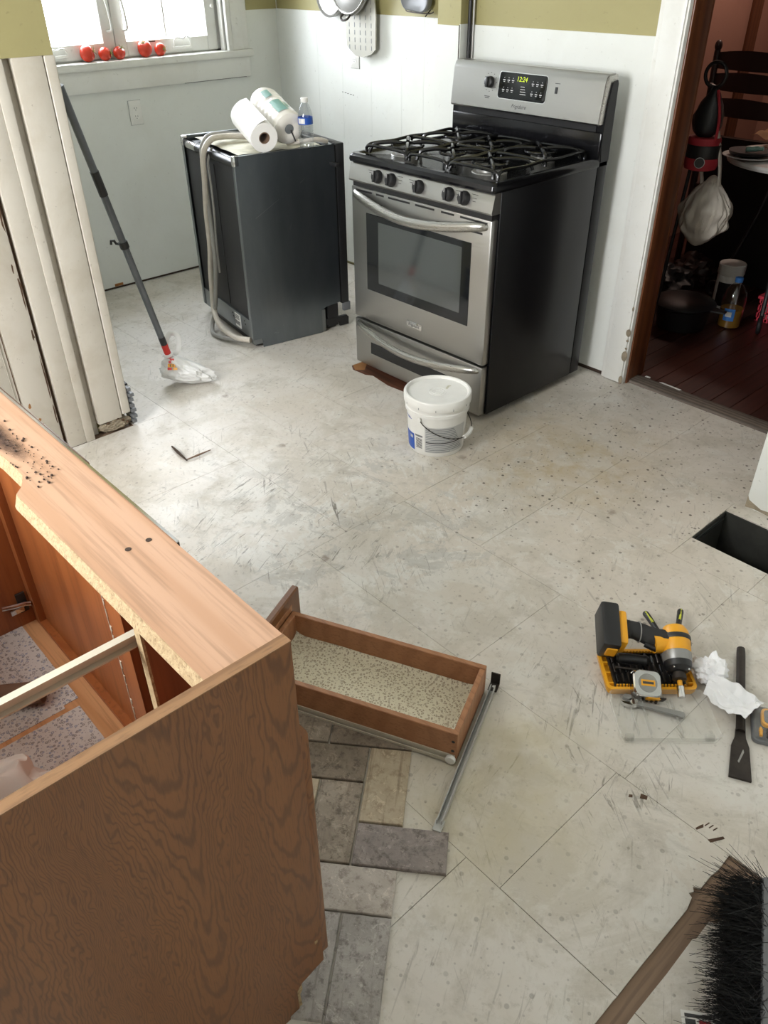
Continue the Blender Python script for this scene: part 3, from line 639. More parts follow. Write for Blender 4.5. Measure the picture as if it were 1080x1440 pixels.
# cooktop
ck = S(B().loft([rrect(.0, .76, -.004, .605, .883, .012), rrect(-.002, .762, -.009, .605, .892, .016), rrect(0, .76, -.006, .605, .905, .016), rrect(.008, .752, .004, .603, .914, .016),
               rrect(.022, .738, .022, .598, .9145, .014), rrect(.030, .730, .032, .594, .907, .012)]), 'cooktop', 'black')
for (x, y, r) in ((.165, .155, .046), (.165, .45, .036), (.595, .155, .048), (.595, .45, .040), (.38, .30, .034)):
    b = S(B().lathe([(r*1.35, .9065), (r*1.3, .910), (r*1.0, .9125), (r*.98, .921), (r*.9, .923)], 28, (x, y, 0)), 'burner_base', 'alu')
    S(B().lathe([(r*.95, .923), (r, .926), (r*.97, .931), (r*.6, .9325)], 28, (x, y, 0)), 'burner_cap', 'iron', b)
def grate(x0, x1, burners, name='grate'):
    g = B(); zt = .944; R_ = .0062
    def bar(p, r=R_): g.tube(spline(p, 5), r, 8)
    cx = (x0+x1)/2
    # side rails that dip between feet
    for xx in (x0, x1):
        bar([(xx, .055, .912), (xx, .062, .934), (xx, .10, .940), (xx, .20, .936), (xx, .30, .940), (xx, .40, .936), (xx, .51, .940), (xx, .548, .934), (xx, .555, .912)])
    for yy in (.055, .302, .555):
        bar([(x0, yy, .926), (x0+.02, yy, .938), (cx, yy, .941), (x1-.02, yy, .938), (x1, yy, .926)])
    for (bx, by, rr) in burners:
        for k in range(4):
            a = math.pi/4+k*math.pi/2; dx, dy = math.cos(a), math.sin(a)
            L = min((x1-x0)/2/abs(dx)*.98, .15)
            ex, ey = max(x0, min(x1, bx+dx*L)), by+dy*L
            bar([(bx+dx*.022, by+dy*.022, zt+.004), (bx+dx*L*.45, by+dy*L*.45, zt+.006), (bx+dx*L*.82, by+dy*L*.82, zt+.001), (ex-dx*.008, ey-dy*.008, .930), (ex, ey, .912)], .0068)
        g.tube([V(bx+rr*math.cos(i*math.pi/14), by+rr*math.sin(i*math.pi/14), .938) for i in range(28)], .005, 8, closed=True)
    return S(g, name, 'iron')
grate(.040, .268, ((.165, .160, .062), (.165, .445, .055)))
grate(.492, .720, ((.595, .160, .064), (.595, .445, .058)))
grate(.282, .478, ((.38, .19, .05), (.38, .40, .05)))
# backguard
S(B().box(.0, .76, .583, .600, .905, 1.002, .006), 'riser', 'black')
S(B().box(.0, .76, .592, .648, .883, 1.03), 'riser_back', 'blackside', smooth=0)
S(B().box(.03, .73, .588, .60, 1.002, 1.03), 'vent_gap', 'blackp', smooth=0)
sl2 = .111
bg = S(B().prism([(.572, 1.026), (.5675, 1.032), (.5835, 1.165), (.590, 1.183), (.602, 1.193), (.640, 1.194), (.647, 1.186), (.647, 1.026)], .004, .748, 'x'), 'backguard', 'steel')
for xa, xb, xc, xd in ((.748, .757, .7565, .7625), (-.002, .004, -.003, -.0015)):
    S(B().prism([(.5735, 1.030), (.5895, 1.168), (.600, 1.187), (.640, 1.190), (.645, 1.182), (.645, 1.030)], xa, xb, 'x'), 'end_cap', 'steel2', bg)
    S(B().prism([(.590, 1.0), (.5985, 1.10), (.612, 1.165), (.640, 1.172), (.646, 1.16), (.648, .90), (.600, .90), (.594, .93)], xc, xd, 'x'), 'end_panel', 'blackside')
ang = math.atan(.0160/.133)
def BGp(x, z, off=0.0): return V(x, .5675+(z-1.032)*.1203-off, z)
def BGm(x, z, off=0.0): return frame(BGp(x, z, off), (1, 0, 0), (0, math.sin(ang), math.cos(ang)), (0, -math.cos(ang), math.sin(ang)))
dp = S(B().loft([rrect(-.119, .119, -.046, .046, -.001, .012), rrect(-.119, .119, -.046, .046, .0018, .012), rrect(-.115, .115, -.042, .042, .0030, .010)], m=BGm(.374, 1.121)), 'display_panel', 'blackglass', bg)
S(B().loft([rrect(-.1215, .1215, -.0485, .0485, -.001, .013), rrect(-.1215, .1215, -.0485, .0485, .0012, .013)], m=BGm(.374, 1.121)), 'display_rim', 'chrome', bg)
text('12:24', .024, 'lcd', dp, BGm(.374, 1.147, .0034) @ TR(-.004, 0, 0), 'clock_digits', .0001, shear=.15)
for r_ in range(2):
    for c_ in range(3):
        for sx in (-1, 1):
            x = .374+sx*(.048+.022*c_) if sx < 0 else .374+.052+.022*c_
            zz = 1.140-.034*r_-(.004 if sx > 0 else 0)
            S(B().box(-.006, .006, -.0016, .0016, 0, .0003, m=BGm(x, zz, .0032)).box(-.004, .004, -.001, .001, 0, .0003, m=BGm(x, zz-.006, .0032)).box(-.0012, .0012, -.0012, .0012, 0, .0003, m=BGm(x, zz+.008, .0032)), 'button_print', 'printw', dp, 0)
for j in range(4):
    S(B().box(-.010, .010+.003*j, -.0011, .0011, 0, .0003, m=BGm(.378, 1.122-.0085*j, .0032)), 'button_print', 'printw', dp, 0)
dl = S(B().lathe([(.0215, -.001), (.0215, .006), (.019, .017), (.015, .019)], 28, (0, 0, 0)).box(-.005, .005, -.019, .019, .015, .026, .002), 'oven_dial', 'blackp', bg)
dl.data.transform(TR(-.38, -.3, 0) @ BGm(.208, 1.126) @ TR(.38, .3, 0))
for k in range(11):
    a = math.radians(-150+k*30); S(B().box(-.0022, .0022, -.0012, .0012, 0, .0003, m=BGm(.208+.033*math.cos(a), 1.126+.033*math.sin(a), .0001)), 'dial_print', 'print', bg, 0)
S(B().box(-.014, .014, -.0013, .0013, 0, .0003, m=BGm(.200, 1.075, .0001)).box(-.011, .011, -.0013, .0013, 0, .0003, m=BGm(.200, 1.069, .0001)), 'dial_print', 'print', bg, 0)
S(B().box(-.006, .006, -.011, .011, -.001, .002, .001, m=BGm(.538, 1.124)), 'oven_light_switch', 'blackp', bg)
S(B().box(-.012, .012, -.001, .001, 0, .0003, m=BGm(.540, 1.147, .0001)), 'switch_print', 'print', bg, 0)
text('Frigidaire', .020, 'print', bg, BGm(.368, 1.052, .0002), 'brand_lettering', .0001, shear=.35)

# ------------------------------------------------------------------ dishwasher pulled out of its place
DA = math.radians(-9.5); DWX, DWY = -.475, -.23
dw = thing('dishwasher', 'uninstalled dishwasher standing turned with bare dark metal side and black back', 'dishwasher', (DWX, DWY, 0), DA)
DM = TR(DWX, DWY, 0) @ RZ(DA); Wd = .605
def D(b, name, mat, parent=dw, smooth=35, **k): return b.build(name, mat, parent, smooth, local=True, **k)
side = [(0, .86), (0, .046), (.047, .046), (.047, .002), (.375, .002), (.375, .115), (.40, .128), (.482, .138), (.482, .86)]
D(B().prism(side, -.003, 0, 'x'), 'side_sheet', 'dwside', smooth=0); D(B().prism(side, -Wd, -Wd+.003, 'x'), 'side_sheet', 'dwside', smooth=0)
D(B().box(-.024, -.0005, -.004, .0, .05, .858, .001, 1), 'rear_strip', 'galv'); D(B().box(-Wd+.0005, -Wd+.024, -.004, .0, .05, .858, .001, 1), 'rear_strip', 'galv')
for xx in (-.012, -Wd+.012):
    D(B().box(xx-.012, xx+.012, -.008, .02, .82, .862, .003).cyl((xx, -.010, .835), (xx, -.004, .835), .006, n=10), 'corner_bracket', 'chrome')
D(B().box(-Wd+.024, -.024, .006, .03, .135, .815, .004), 'tub_back', 'dwtub')
D(B().box(-.26, -.25, .003, .008, .15, .79, .002).box(-.42, -.41, .003, .008, .15, .79, .002), 'tub_rib', 'dwtub')
D(B().box(-Wd+.012, -.010, .0, .012, .046, .136, .001, 1), 'base_plate', 'galv')
lb = D(B().box(-.20, -.135, -.0012, .0, .058, .126), 'rating_label', 'wplastic', smooth=0)
for k in range(9): D(B().box(-.196+.006*k, -.196+.006*k+.003, -.0018, -.0011, .07, .09), 'label_print', 'print', lb, 0)
for k in range(4): D(B().box(-.195, -.15+.004*(k % 2), -.0018, -.0011, .098+.006*k, .1005+.006*k), 'label_print', 'print', lb, 0)
for x, z in ((-.225, .115), (-.217, .10), (-.09, .115), (-.083, .10), (-.50, .11)):
    D(B().cyl((x, -.0012, z), (x, .0, z), .004, n=8), 'screw_hole', 'blackp', smooth=0)
D(B().box(-Wd+.03, -.03, .02, .47, .003, .046, .004), 'base_tray', 'blackp')
D(B().box(-.03, -.004, .002, .05, .02, .048), 'base_bracket', 'galv', smooth=0)
D(B().box(-.05, -.003, .375, .395, .003, .115), 'kick_bracket', 'galv', smooth=0)
D(B().box(-.30, -.006, .41, .47, .02, .13), 'kick_void', 'blackp', smooth=0)
D(B().box(-.02, -.004, .40, .52, .03, .06).box(-.02, -.008, .48, .53, .01, .05), 'front_foot', 'blackp', smooth=0)
for (y0_, z0_, y1_, z1_, w_) in ((.07, .60, .19, .665, .0018), (.235, .53, .245, .56, .004), (.30, .72, .325, .735, .003), (.13, .215, .132, .25, .0012), (.15, .21, .153, .24, .0012), (.175, .22, .177, .245, .0012), (.33, .69, .335, .75, .0015)):
    D(B().prism([(y0_, z0_-w_), (y1_, z1_-w_*.3), (y1_, z1_+w_*.3), (y0_, z0_+w_)], .0001, .0006, 'x'), 'scuff_mark', 'galv', smooth=0)
# top
D(B().box(-Wd+.02, -.02, .03, .47, .80, .838, .01), 'tub_top', 'blackp')
D(B().grid(lambda u, v: V(-Wd+.05+u*(Wd-.11), .045+v*.40, .853+.004*noise.noise(V(u*7, v*7, 0))), 24, 18), 'insulation_mat', 'insul')
D(B().box(-Wd, -Wd+.016, .0, .482, .846, .8605).box(-.014, 0, .0, .482, .856, .8605).box(-Wd, 0, .468, .482, .846, .8605), 'top_frame', 'galv', smooth=0)
D(B().cyl((-Wd+.02, .012, .826), (-.02, .012, .826), .017, n=14), 'rear_crossbar', 'blackp'); D(B().cyl((-Wd+.055, .012, .826), (-Wd+.16, .012, .826), .0185, n=14), 'crossbar_sleeve', 'chrome')
D(B().box(-Wd+.10, -Wd+.30, .40, .46, .846, .864, .003), 'top_bracket', 'blackp')
# door
D(B().box(-Wd, .0, .490, .532, .125, .862, .005), 'door', 'blackp'); D(B().box(-Wd+.01, -.006, .482, .490, .14, .855), 'door_seal', 'rubber', smooth=0)
D(B().box(-.02, .0, .50, .540, .085, .13, .004), 'door_foot', 'broomgrey')
D(B().box(-.03, .055, .455, .475, .775, .79, .003), 'mounting_bracket', 'blackp')
# hoses
hz = spline([(-.16, .36, .872), (-.26, .30, .872), (-.335, .20, .874), (-.35, .10, .880), (-.30, .02, .880), (-.275, -.03, .83), (-.285, -.034, .72), (-.315, -.034, .58), (-.325, -.034, .43), (-.355, -.036, .30), (-.375, -.036, .18), (-.345, -.05, .105), (-.25, -.065, .055), (-.12, -.05, .035), (-.04, .0, .034)], 6)
D(B().tube(hz, .0135, 10), 'drain_hose', 'hosew')
hz2 = spline([(-.20, .42, .868), (-.33, .32, .868), (-.395, .21, .872), (-.392, .10, .886), (-.345, .02, .884), (-.312, -.02, .84), (-.305, -.022, .74), (-.30, -.024, .6), (-.285, -.03, .45), (-.29, -.034, .33), (-.315, -.04, .2), (-.34, -.05, .09), (-.33, -.075, .03), (-.25, -.10, .014), (-.13, -.06, .022), (-.05, .0, .03)], 6)
D(B().tube(hz2, .0105, 10), 'supply_hose', 'hoseg')
hz3 = spline([(-.29, .02, .85), (-.262, -.016, .80), (-.255, -.018, .70), (-.262, -.018, .56), (-.275, -.02, .45), (-.28, -.02, .3)], 6)
D(B().tube(hz3, .005, 8), 'power_cable', 'hoseg')
D(B().tube(spline([(-.10, .30, .866), (-.02, .36, .885), (.0, .40, .888), (-.02, .455, .872), (-.10, .47, .866)], 6), .009, 8), 'hose_loop', 'hosew')
D(B().cyl((-.16, .365, .868), (-.02, .455, .868), .006, n=8), 'inlet_rod', 'wplastic')

# ------------------------------------------------------------------ things on top of the dishwasher
def roll(name, label, F, Bk, r, mat, wrapped=False):
    F, Bk = Vector(F), Vector(Bk); ax = (Bk-F).normalized(); L = (Bk-F).length
    t = thing(name, label, 'paper towel', (F.x, F.y, F.z-r))
    if not wrapped:
        b = B(); n = 40; rings = []
        def spr(i, rr): return rr*(1+.07*(i/n))
        q = V(0, 0, 1).rotation_difference(ax)
        prof = [(.024, .0), (r*.97, .0), (r, .002), (r, L-.002), (r*.97, L), (.024, L), (.024, .0)]
        b.lathe(prof, 40, F, ax, False, False)
        b.build('sheets', mat, t)
        fl = B(); fl.loft([[F+q @ V((r+.0012+.010*max(0, (j-6)/8)**2)*math.cos(-1.9+j*.12), (r+.0012+.010*max(0, (j-6)/8)**2)*math.sin(-1.9+j*.12), z) for j in range(16)] for z in (0.001, L*.5, L-.001)], False, False, False)
        fl.build('loose_sheet_end', mat, t)
        B().lathe([(.0205, -.0005), (.0235, -.0005), (.0235, L), (.0205, L), (.0205, -.0005)], 28, F, ax, False, False).build('cardboard_core', 'card', t)
    else:
        prof = [(.001, .012), (.018, .004), (.03, -.002), (r*.75, .0), (r*.93, .006), (r, .02)]+[(r+.0012*math.sin(i*1.7), .02+(L-.04)*i/24) for i in range(1, 25)]+[(r*.93, L-.006), (r*.7, L), (.02, L-.004), (.001, L-.012)]
        b = B(); b.lathe(prof, 48, F, ax)
        for v in b.bm.verts:
            d = noise.noise(v.co*28)*.0022+noise.noise(v.co*70)*.0010
            c = F+ax*((v.co-F).dot(ax)); o = v.co-c
            if o.length > .01: v.co += o.normalized()*d
        w_ = b.build('wrapped_roll', mat, t)
        q = V(0, 0, 1).rotation_difference(ax)
        toC = q.inverted() @ V(.6, -.55, .75); a0 = math.atan2(toC.y, toC.x)
        def patch(a1, a2, z1, z2, nm, mt):
            B().grid(lambda u, v: F+q @ V((r+.0042)*math.cos(a0+a1+(a2-a1)*u), (r+.0042)*math.sin(a0+a1+(a2-a1)*u), z1+(z2-z1)*v), 10, 4).build(nm, mt, w_)
        patch(-.15, .5, .03, .13, 'wrapper_print', 'teal'); patch(.55, .75, .05, .10, 'wrapper_print', 'teal'); patch(-1.25, -1.0, .03, .17, 'wrapper_print', 'teal'); patch(-.1, .35, .17, .23, 'wrapper_print', 'teal')
        B().lathe([(.001, -.0005), (.020, .0005), (.020, .003)], 24, F, ax).build('core_end', 'greysheet', w_)
        B().box(-.003, .003, -.028, .028, -.0015, .001, m=TR(*F) @ (q.to_matrix().to_4x4()) @ TR(-.025, .025, -.0008) @ RZ(.9)).build('wrapper_mark', 'print', w_)
    return t
roll('paper_towel_roll', 'bare white paper towel roll with brown core lying across the dishwasher hoses', (-.459, -.081, .917), (-.722, .001, .967), .060, 'paper')
roll('paper_towel_roll', 'plastic wrapped paper towel roll with teal print lying beside the water bottle', (-.462, .055, .935), (-.728, .112, 1.010), .070, 'film', True)
bx, by, bz = -.415, .108, .858
wbt = thing('water_bottle', 'small clear plastic water bottle with blue label on the dishwasher', 'bottle', (bx, by, bz))
prof = [(.020, 0), (.029, .004), (.031, .012)]
for i in range(9): prof += [(.0315, .018+i*.009), (.0300, .0225+i*.009)]
prof += [(.0315, .098), (.0315, .130), (.029, .142), (.0215, .164), (.0135, .180), (.0125, .186)]
B().lathe(prof, 28, (bx, by, bz)).build('bottle_body', 'clearbottle', wbt)
B().lathe([(.0322, .098), (.0322, .126)], 28, (bx, by, bz), cap0=False, cap1=False).build('bottle_label', 'waterblue', wbt)
B().grid(lambda u, v: V(bx+.0322*math.cos(-1.75+1.0*u), by+.0322*math.sin(-1.75+1.0*u), bz+.102+.02*v), 8, 1).build('label_print', 'wplastic', wbt)
B().lathe([(.0145, .181), (.0155, .184), (.0155, .197), (.014, .199)], 20, (bx, by, bz)).build('bottle_cap', 'wplastic', wbt)

# ------------------------------------------------------------------ base cabinet without worktop
cb = thing('base_cabinet', 'oak base cabinet with no worktop, open on top, showing floral shelf paper', 'cabinet', (1.4, -2.1, 0))
def K(b, name, mat, parent=cb, smooth=35, **k): return b.build(name, mat, parent, smooth, **k)
FY = -1.797; CB = -2.41; X0, X1 = .80, 2.0; H = .876
# end panel (oak veneer) with toe notch, edge band on top
K(B().prism([(FY, .10), (FY, H-.0015), (CB, H-.0015), (CB, 0), (-1.858, 0), (-1.858, .072), (-1.846, .086)], X1-.0135, X1, 'x'), 'end_panel', 'oak', smooth=0)
K(B().box(X1-.0165, X1+.0003, CB, FY+.0005, H-.0015, H), 'edge_band', 'oakedge', smooth=0)
K(B().box(X1-.0165, X1-.0135, CB, FY-.02, .12, H-.0015), 'end_panel_lining', 'inner', smooth=0)
K(B().box(X1+.0001, X1+.0008, -1.812, -1.806, .172, .182, .0003, 1), 'veneer_chip', 'particle', smooth=0)
K(B().box(X0, X0+.016, CB, FY-.018, .10, H), 'end_panel', 'inner', smooth=0)
K(B().box(X0, X1-.0165, CB, CB+.006, .10, H), 'back_panel', 'inner', smooth=0)
K(B().box(X0+.016, X1-.0165, CB+.006, FY-.018, .105, .121), 'bottom_board', 'innerfl', smooth=0)
K(B().box(X0, X1-.0135, -1.870, -1.858, .0, .105), 'toe_kick', 'innerdk', smooth=0)
K(B().prism([(-1.846, .084), (-1.858, .070), (-1.862, .0), (-1.850, .0), (-1.852, .05), (-1.846, .06)], X1-.012, X1-.002, 'x'), 'toe_splinter', 'particle', smooth=0)
# front: face frame with door and false panels, seen from behind
def ff(x0, x1, z0, z1): return B().box(x0, x1, FY-.018, FY, z0, z1)
K(ff(X1-.060, X1-.0136, .10, H-.017), 'face_stile', 'inner', smooth=0); K(ff(X0, X0+.05, .10, H-.017), 'face_stile', 'inner', smooth=0); K(ff(1.40, 1.475, .121, H-.017), 'face_stile', 'inner', smooth=0)
K(ff(X0+.05, 1.40, .10, .135), 'face_rail', 'inner', smooth=0); K(ff(1.475, X1-.06, .10, .135), 'face_rail', 'inner', smooth=0)
K(ff(1.475, X1-.06, .665, .69), 'face_rail', 'inner', smooth=0)
for x0, x1, z0, z1, mt in ((.835, 1.415, .105, .86, 'inner'), (1.462, 1.992, .105, .688, 'innerdk')):
    dK = K(B().box(x0, x1, FY+.0005, FY+.019, z0, z1, .004), 'cabinet_door', 'oak')
    K(B().box(x0+.004, x1-.004, FY-.0005, FY+.0015, z0+.004, z1-.004), 'door_back', mt, dK, 0)
K(B().box(1.402, 1.404, FY-.0192, FY-.018, .2, .80), 'glue_line', 'cream', smooth=0)
for i in range(16): K(B().box(1.404, 1.4065+.002*(i % 3), FY-.0195, FY-.018, .22+.034*i, .22+.034*i+.012+.008*(i % 2)), 'glue_line', 'cream', smooth=0)
# partition board for the drawer bay
K(B().box(1.800, 1.816, -1.905, FY-.018, .121, H-.017), 'partition', 'innerdk', smooth=0); K(B().box(1.7995, 1.8165, -1.909, -1.905, .121, H-.017), 'partition_edge', 'particle', smooth=0)
for z in (.66, .70): K(B().cyl((1.9, FY-.0195, z), (1.9, FY-.018, z), .005, n=10), 'screw_hole', 'blackp', smooth=0)
# top strip with notch left over from the sink cut-out
top = [(X1-.0165, FY), (X1-.0165, -1.908), (1.462, -1.914), (1.452, -1.9125), (1.438, -1.900), (1.425, -1.893), (1.405, -1.884), (1.33, -1.884), (1.20, -1.897), (1.12, -1.897), (X0, -1.897), (X0, FY)]
K(B().prism(top, H-.0165, H-.001), 'top_rail', 'oaktop', smooth=0)
inn = [(X0, -1.885), (1.33, -1.874), (1.405, -1.874), (1.44, -1.890), (1.462, -1.902), (X1-.0165, -1.897)]
K(B().loft([[V(p[0], p[1]-.0008, H-.0014) for p in top[1:11]]+[V(p[0], p[1], H-.0014) for p in inn], [V(p[0], p[1]-.008-.0015*noise.noise(V(p[0]*30, 0, 0)), H-.022) for p in top[1:11]]+[V(p[0], p[1], H-.022) for p in inn]]), 'raw_edge', 'particle', smooth=0)
for x, y in ((1.699, -1.854), (1.699, -1.822)): K(B().cyl((x, y, H-.002), (x, y, H-.0004), .0045, n=12), 'screw_hole', 'dirt', smooth=0)
K(B().grid(lambda u, v: V(1.13+u*.27, -1.885+v*.045+.006*math.sin(u*9), H-.0008+.0012*max(0, noise.noise(V(u*14, v*8, 0)))*math.sin(math.pi*v)*math.sin(math.pi*u)**.5), 40, 10), 'soiled_patch', 'smudge')
crumbs = B()
for i in range(90):
    cx_, cy_ = 1.16+.30*rng.random()**.7, -1.885+.05*rng.random(); r = .0009+.0017*rng.random()**2
    crumbs.sphere((cx_, cy_, H+r*.3), r, 6, 4, (1.3, 1, .7))
K(crumbs, 'crumbs', 'dirt', kind='stuff')
K(B().box(X0, 1.735, FY+.0005, FY+.004, H-.030, H+.002, .001, 1), 'metal_edge_trim', 'darksteel'); K(B().box(X0, 1.735, FY-.001, FY+.0035, H+.001, H+.003), 'trim_lip', 'chrome', smooth=0)
# drawer slide left in the cabinet
sd = K(B().prism([(-.006, -.011), (.006, -.011), (.006, -.008), (-.003, -.008), (-.003, .008), (.006, .008), (.006, .011), (-.006, .011)], 0, .55, 'y', m=frame((1.786, CB+.01, .800), (1, 0, -.0), (0, 1, 0), (0, 0, 1))), 'drawer_slide', 'cream', smooth=0)
for k in range(6): K(B().cyl((1.7803, -1.90-.075*k, .80), (1.7796, -1.90-.075*k, .80), .0035, n=8), 'slide_hole', 'dirt', sd, 0)
# shelf paper in two strips
K(B().prism([(1.10, -1.856), (1.118, -1.876), (.817, -1.95), (.817, -2.38), (1.16, -2.38), (1.16, -1.89), (.817, -1.858)], .121, .1222), 'shelf_paper', 'linerblue', smooth=0)
K(B().box(.817, 1.15, -2.40, -1.853, .1212, .1224), 'shelf_paper', 'linerblue', smooth=0); K(B().box(1.175, 1.80, -2.40, -1.862, .1212, .1224), 'shelf_paper', 'linerblue', smooth=0)
# hinge
hg = K(B().box(.816, .822, -1.845, -1.822, .165, .225, .001, 1), 'hinge_plate', 'darksteel'); K(B().tube([(.824, -1.885, .205), (.828, -1.86, .20), (.83, -1.83, .195), (.84, FY-.02, .195)], .006, 8).box(.822, .832, -1.87, -1.835, .175, .19, .002), 'hinge_arm', 'chrome', hg)
# small things inside the cabinet
tag(B().lathe([(.024, 0), (.026, .0), (.026, .22), (.024, .22), (.024, 0)], 24, (.98, -2.09, .150), (.55, .75, 0.02), False, False).build('pipe_offcut', 'card'), 'short brown pipe offcut lying on the shelf paper inside the cabinet', 'pipe')
cl = B(); cl.ico(lambda v: V(1.44+v.x*.14*(1+.25*noise.noise(v*2.2)), -2.16+v.y*.16*(1+.3*noise.noise(v*2.5)), .22+v.z*.09*(1+.4*noise.noise(v*3.1+V(3, 1, 2))-.25*abs(noise.noise(v*5.3)))), 5)
tag(cl.build('plastic_sack', 'wplastic', None, 30), 'crumpled white plastic sack standing inside the open cabinet', 'bag')

# ------------------------------------------------------------------ pulled-out drawer on the floor
DL = Vector((1.14, -1.345, 0)); a_dr = math.atan2(-1.265+1.055, 1.835-1.735)
# local frame: x along depth of the drawer (front -> back), y across
ex = Vector((.955, .296, 0)).normalized()
P_br = V(1.822, -1.262, 0); P_bl = V(1.722, -1.050, 0)       # rear corners on the floor
ey = (P_bl-P_br).normalized(); ex = V(ey.y, -ey.x, 0); Wdr = (P_bl-P_br).length; Ld = .545
dw2 = thing('cabinet_drawer', 'brown laminate drawer lined with floral paper lying on the floor', 'drawer', (P_br-ex*Ld*.5+ey*Wdr*.5)[:])
Fm = frame(P_br-ex*Ld, ex, ey, (0, 0, 1)); T_ = .014
def Dr(x0, x1, y0, y1, z0, z1, name, mat, bev=.0015, parent=dw2): return B().box(x0, x1, y0, y1, z0, z1, bev, 1, m=Fm).build(name, mat, parent, 0)
Dr(0, Ld, 0, T_, .004, .098, 'drawer_side', 'drawer'); Dr(0, Ld, Wdr-T_, Wdr, .004, .098, 'drawer_side', 'drawer')
Dr(Ld-T_, Ld, T_, Wdr-T_, .004, .096, 'drawer_back', 'drawer'); Dr(0, T_, T_, Wdr-T_, .004, .098, 'drawer_inner_front', 'drawer')
Dr(T_, Ld-T_, T_, Wdr-T_, .014, .018, 'drawer_bottom', 'drawer')
B().grid(lambda u, v: Fm @ V(T_+.001+(Ld-2*T_-.002)*u, T_+.001+(Wdr-2*T_-.002)*v, .0195+.012*max(0, abs(v-.5)*2-.88)*8+.012*max(0, abs(u-.5)*2-.94)*16+.0015*noise.noise(V(u*6, v*4, 1))), 40, 24).build('drawer_liner', 'lineryel', dw2)
fr = Dr(-.022, -.001, -.045, Wdr+.045, .0, .150, 'drawer_front', 'oak', .004)
Dr(-.003, 0, .0, Wdr, .1, .12, 'front_batten', 'drawer')
sb = B().box(.02, Ld-.004, -.010, -.0005, .004, .009, m=Fm).box(.02, Ld-.004, -.0025, -.0005, .004, .026, m=Fm).box(.02, Ld-.004, -.010, -.008, .004, .016, m=Fm).build('drawer_runner', 'cream', dw2, 0)
q_ = Fm.to_3x3()
B().lathe([(.004, -.001), (.0115, -.001), (.0125, .001), (.0125, .006), (.0115, .008), (.004, .008)], 20, Fm @ V(Ld-.012, -.012, .016), q_ @ V(0, 1, 0)).build('runner_wheel', 'wplastic', dw2)
B().box(.02, Ld-.004, Wdr+.0005, Wdr+.010, .004, .009, m=Fm).box(.02, Ld-.004, Wdr+.0005, Wdr+.0025, .004, .026, m=Fm).build('drawer_runner', 'cream', dw2, 0)
for z in (.038, .070): B().cyl(Fm @ V(Ld-.010, -.0004, z), Fm @ V(Ld-.010, .001, z), .0042, n=10).build('dowel_hole', 'blackp', dw2, 0)
for z in (.05, .062, .074): B().box(Ld-.0145, Ld-.0138, Wdr-T_-.03, Wdr-T_-.024, z, z+.007, m=Fm).build('rust_mark', 'orangedirt', dw2, 0)
# loose runner lying next to the drawer
p0, p1 = V(1.732, -1.030, .012), V(1.912, -1.412, .014); dv = (p1-p0).normalized(); sv = dv.cross(V(0, 0, 1))
sr = thing('drawer_slide_rail', 'loose grey drawer slide rail with black bracket lying beside the drawer', 'rail', ((p0+p1)/2)[:])
B().prism([(-.0065, -.010), (.0065, -.010), (.0065, .010), (.0045, .010), (.0045, -.006), (-.0045, -.006), (-.0045, .010), (-.0065, .010)], 0, (p1-p0).length, 'z', m=frame(p0, sv, (0, 0, 1), dv)).build('rail', 'greyrail', sr, 0)
Bk = frame(p0-dv*.008, sv, dv, (0, 0, 1))
B().box(-.012, .012, -.016, .016, -.008, -.005, .001, 1, m=Bk).box(-.012, .012, -.016, -.012, -.006, .03, .001, 1, m=Bk).build('bracket', 'darksteel', sr, 0)
B().cyl(Bk @ V(0, -.0, -.0052), Bk @ V(0, -.0, -.0045), .004, n=10).build('bracket_hole', 'printw', sr, 0)
Bk2 = frame(p1, sv, dv, (0, 0, 1)); B().box(-.010, .010, -.012, .018, -.006, -.002, .001, 1, m=Bk2).build('end_plate', 'greyrail', sr, 0)

# ------------------------------------------------------------------ loose floor tiles laid as a trial
TO = V(1.786, -1.536, 0); tu = V(math.cos(math.radians(40.3)), math.sin(math.radians(40.3)), 0); tv = V(tu.y, -tu.x, 0); TM = .1005
def tile(u0, u1, v0, v1, mat, label, group=None):
    g = .0022; b = B(); nx = int((u1-u0)*8); ny = int((v1-v0)*8)
    def rag(t): return .0009*noise.noise(V(t*40, u0*3, v0*7))
    x0, x1, y0, y1 = u0*TM+g, u1*TM-g, v0*TM+g, v1*TM-g
    def ring(z, ins):
        pts = []
        for i in range(nx): t = i/nx; pts.append((x0+ins+(x1-x0-2*ins)*t, y0+ins+rag(t)))
        for i in range(ny): t = i/ny; pts.append((x1-ins+rag(t+2), y0+ins+(y1-y0-2*ins)*t))
        for i in range(nx): t = i/nx; pts.append((x1-ins-(x1-x0-2*ins)*t, y1-ins+rag(t+4)))
        for i in range(ny): t = i/ny; pts.append((x0+ins+rag(t+6), y1-ins-(y1-y0-2*ins)*t))
        return [TO+tu*p[0]+tv*p[1]+V(0, 0, z) for p in pts]
    b.loft([ring(.0004, 0), ring(.0075, 0), ring(.0095, .0016), ring(.0098, .004)])
    return tag(b.build('floor_tile', mat, None, 30), label, 'tile', group or 'loose rectangular stone tiles by the cabinet')
tile(0, 2, 0, 1, 't_mauve', 'mauve grey stone tile with the slide rail end resting against it')
tile(0, 1, -2, 0, 't_beige', 'beige stone tile with brown streaks in front of the drawer')
tile(-1, 0, -1, 1, 't_brown', 'brown grey stone tile between beige streaked tile and cabinet')
tile(-2, 0, -2, -1, 't_dark', 'dark taupe stone tile left of the beige streaked tile')
tile(-1, 1, 1, 2, 't_white', 'whitish stone tile with diagonal marks below the mauve grey tile')
tile(0, 1, 2, 4, 't_grey', 'long light grey stone tile at the end of the laid tiles')
tile(-1, 1, -3, -2, 't_dark', 'dark taupe stone tile partly under the drawer runner')
tile(-3, -1, -3, -2, 't_brown', 'brown grey stone tile between drawer and cabinet door')
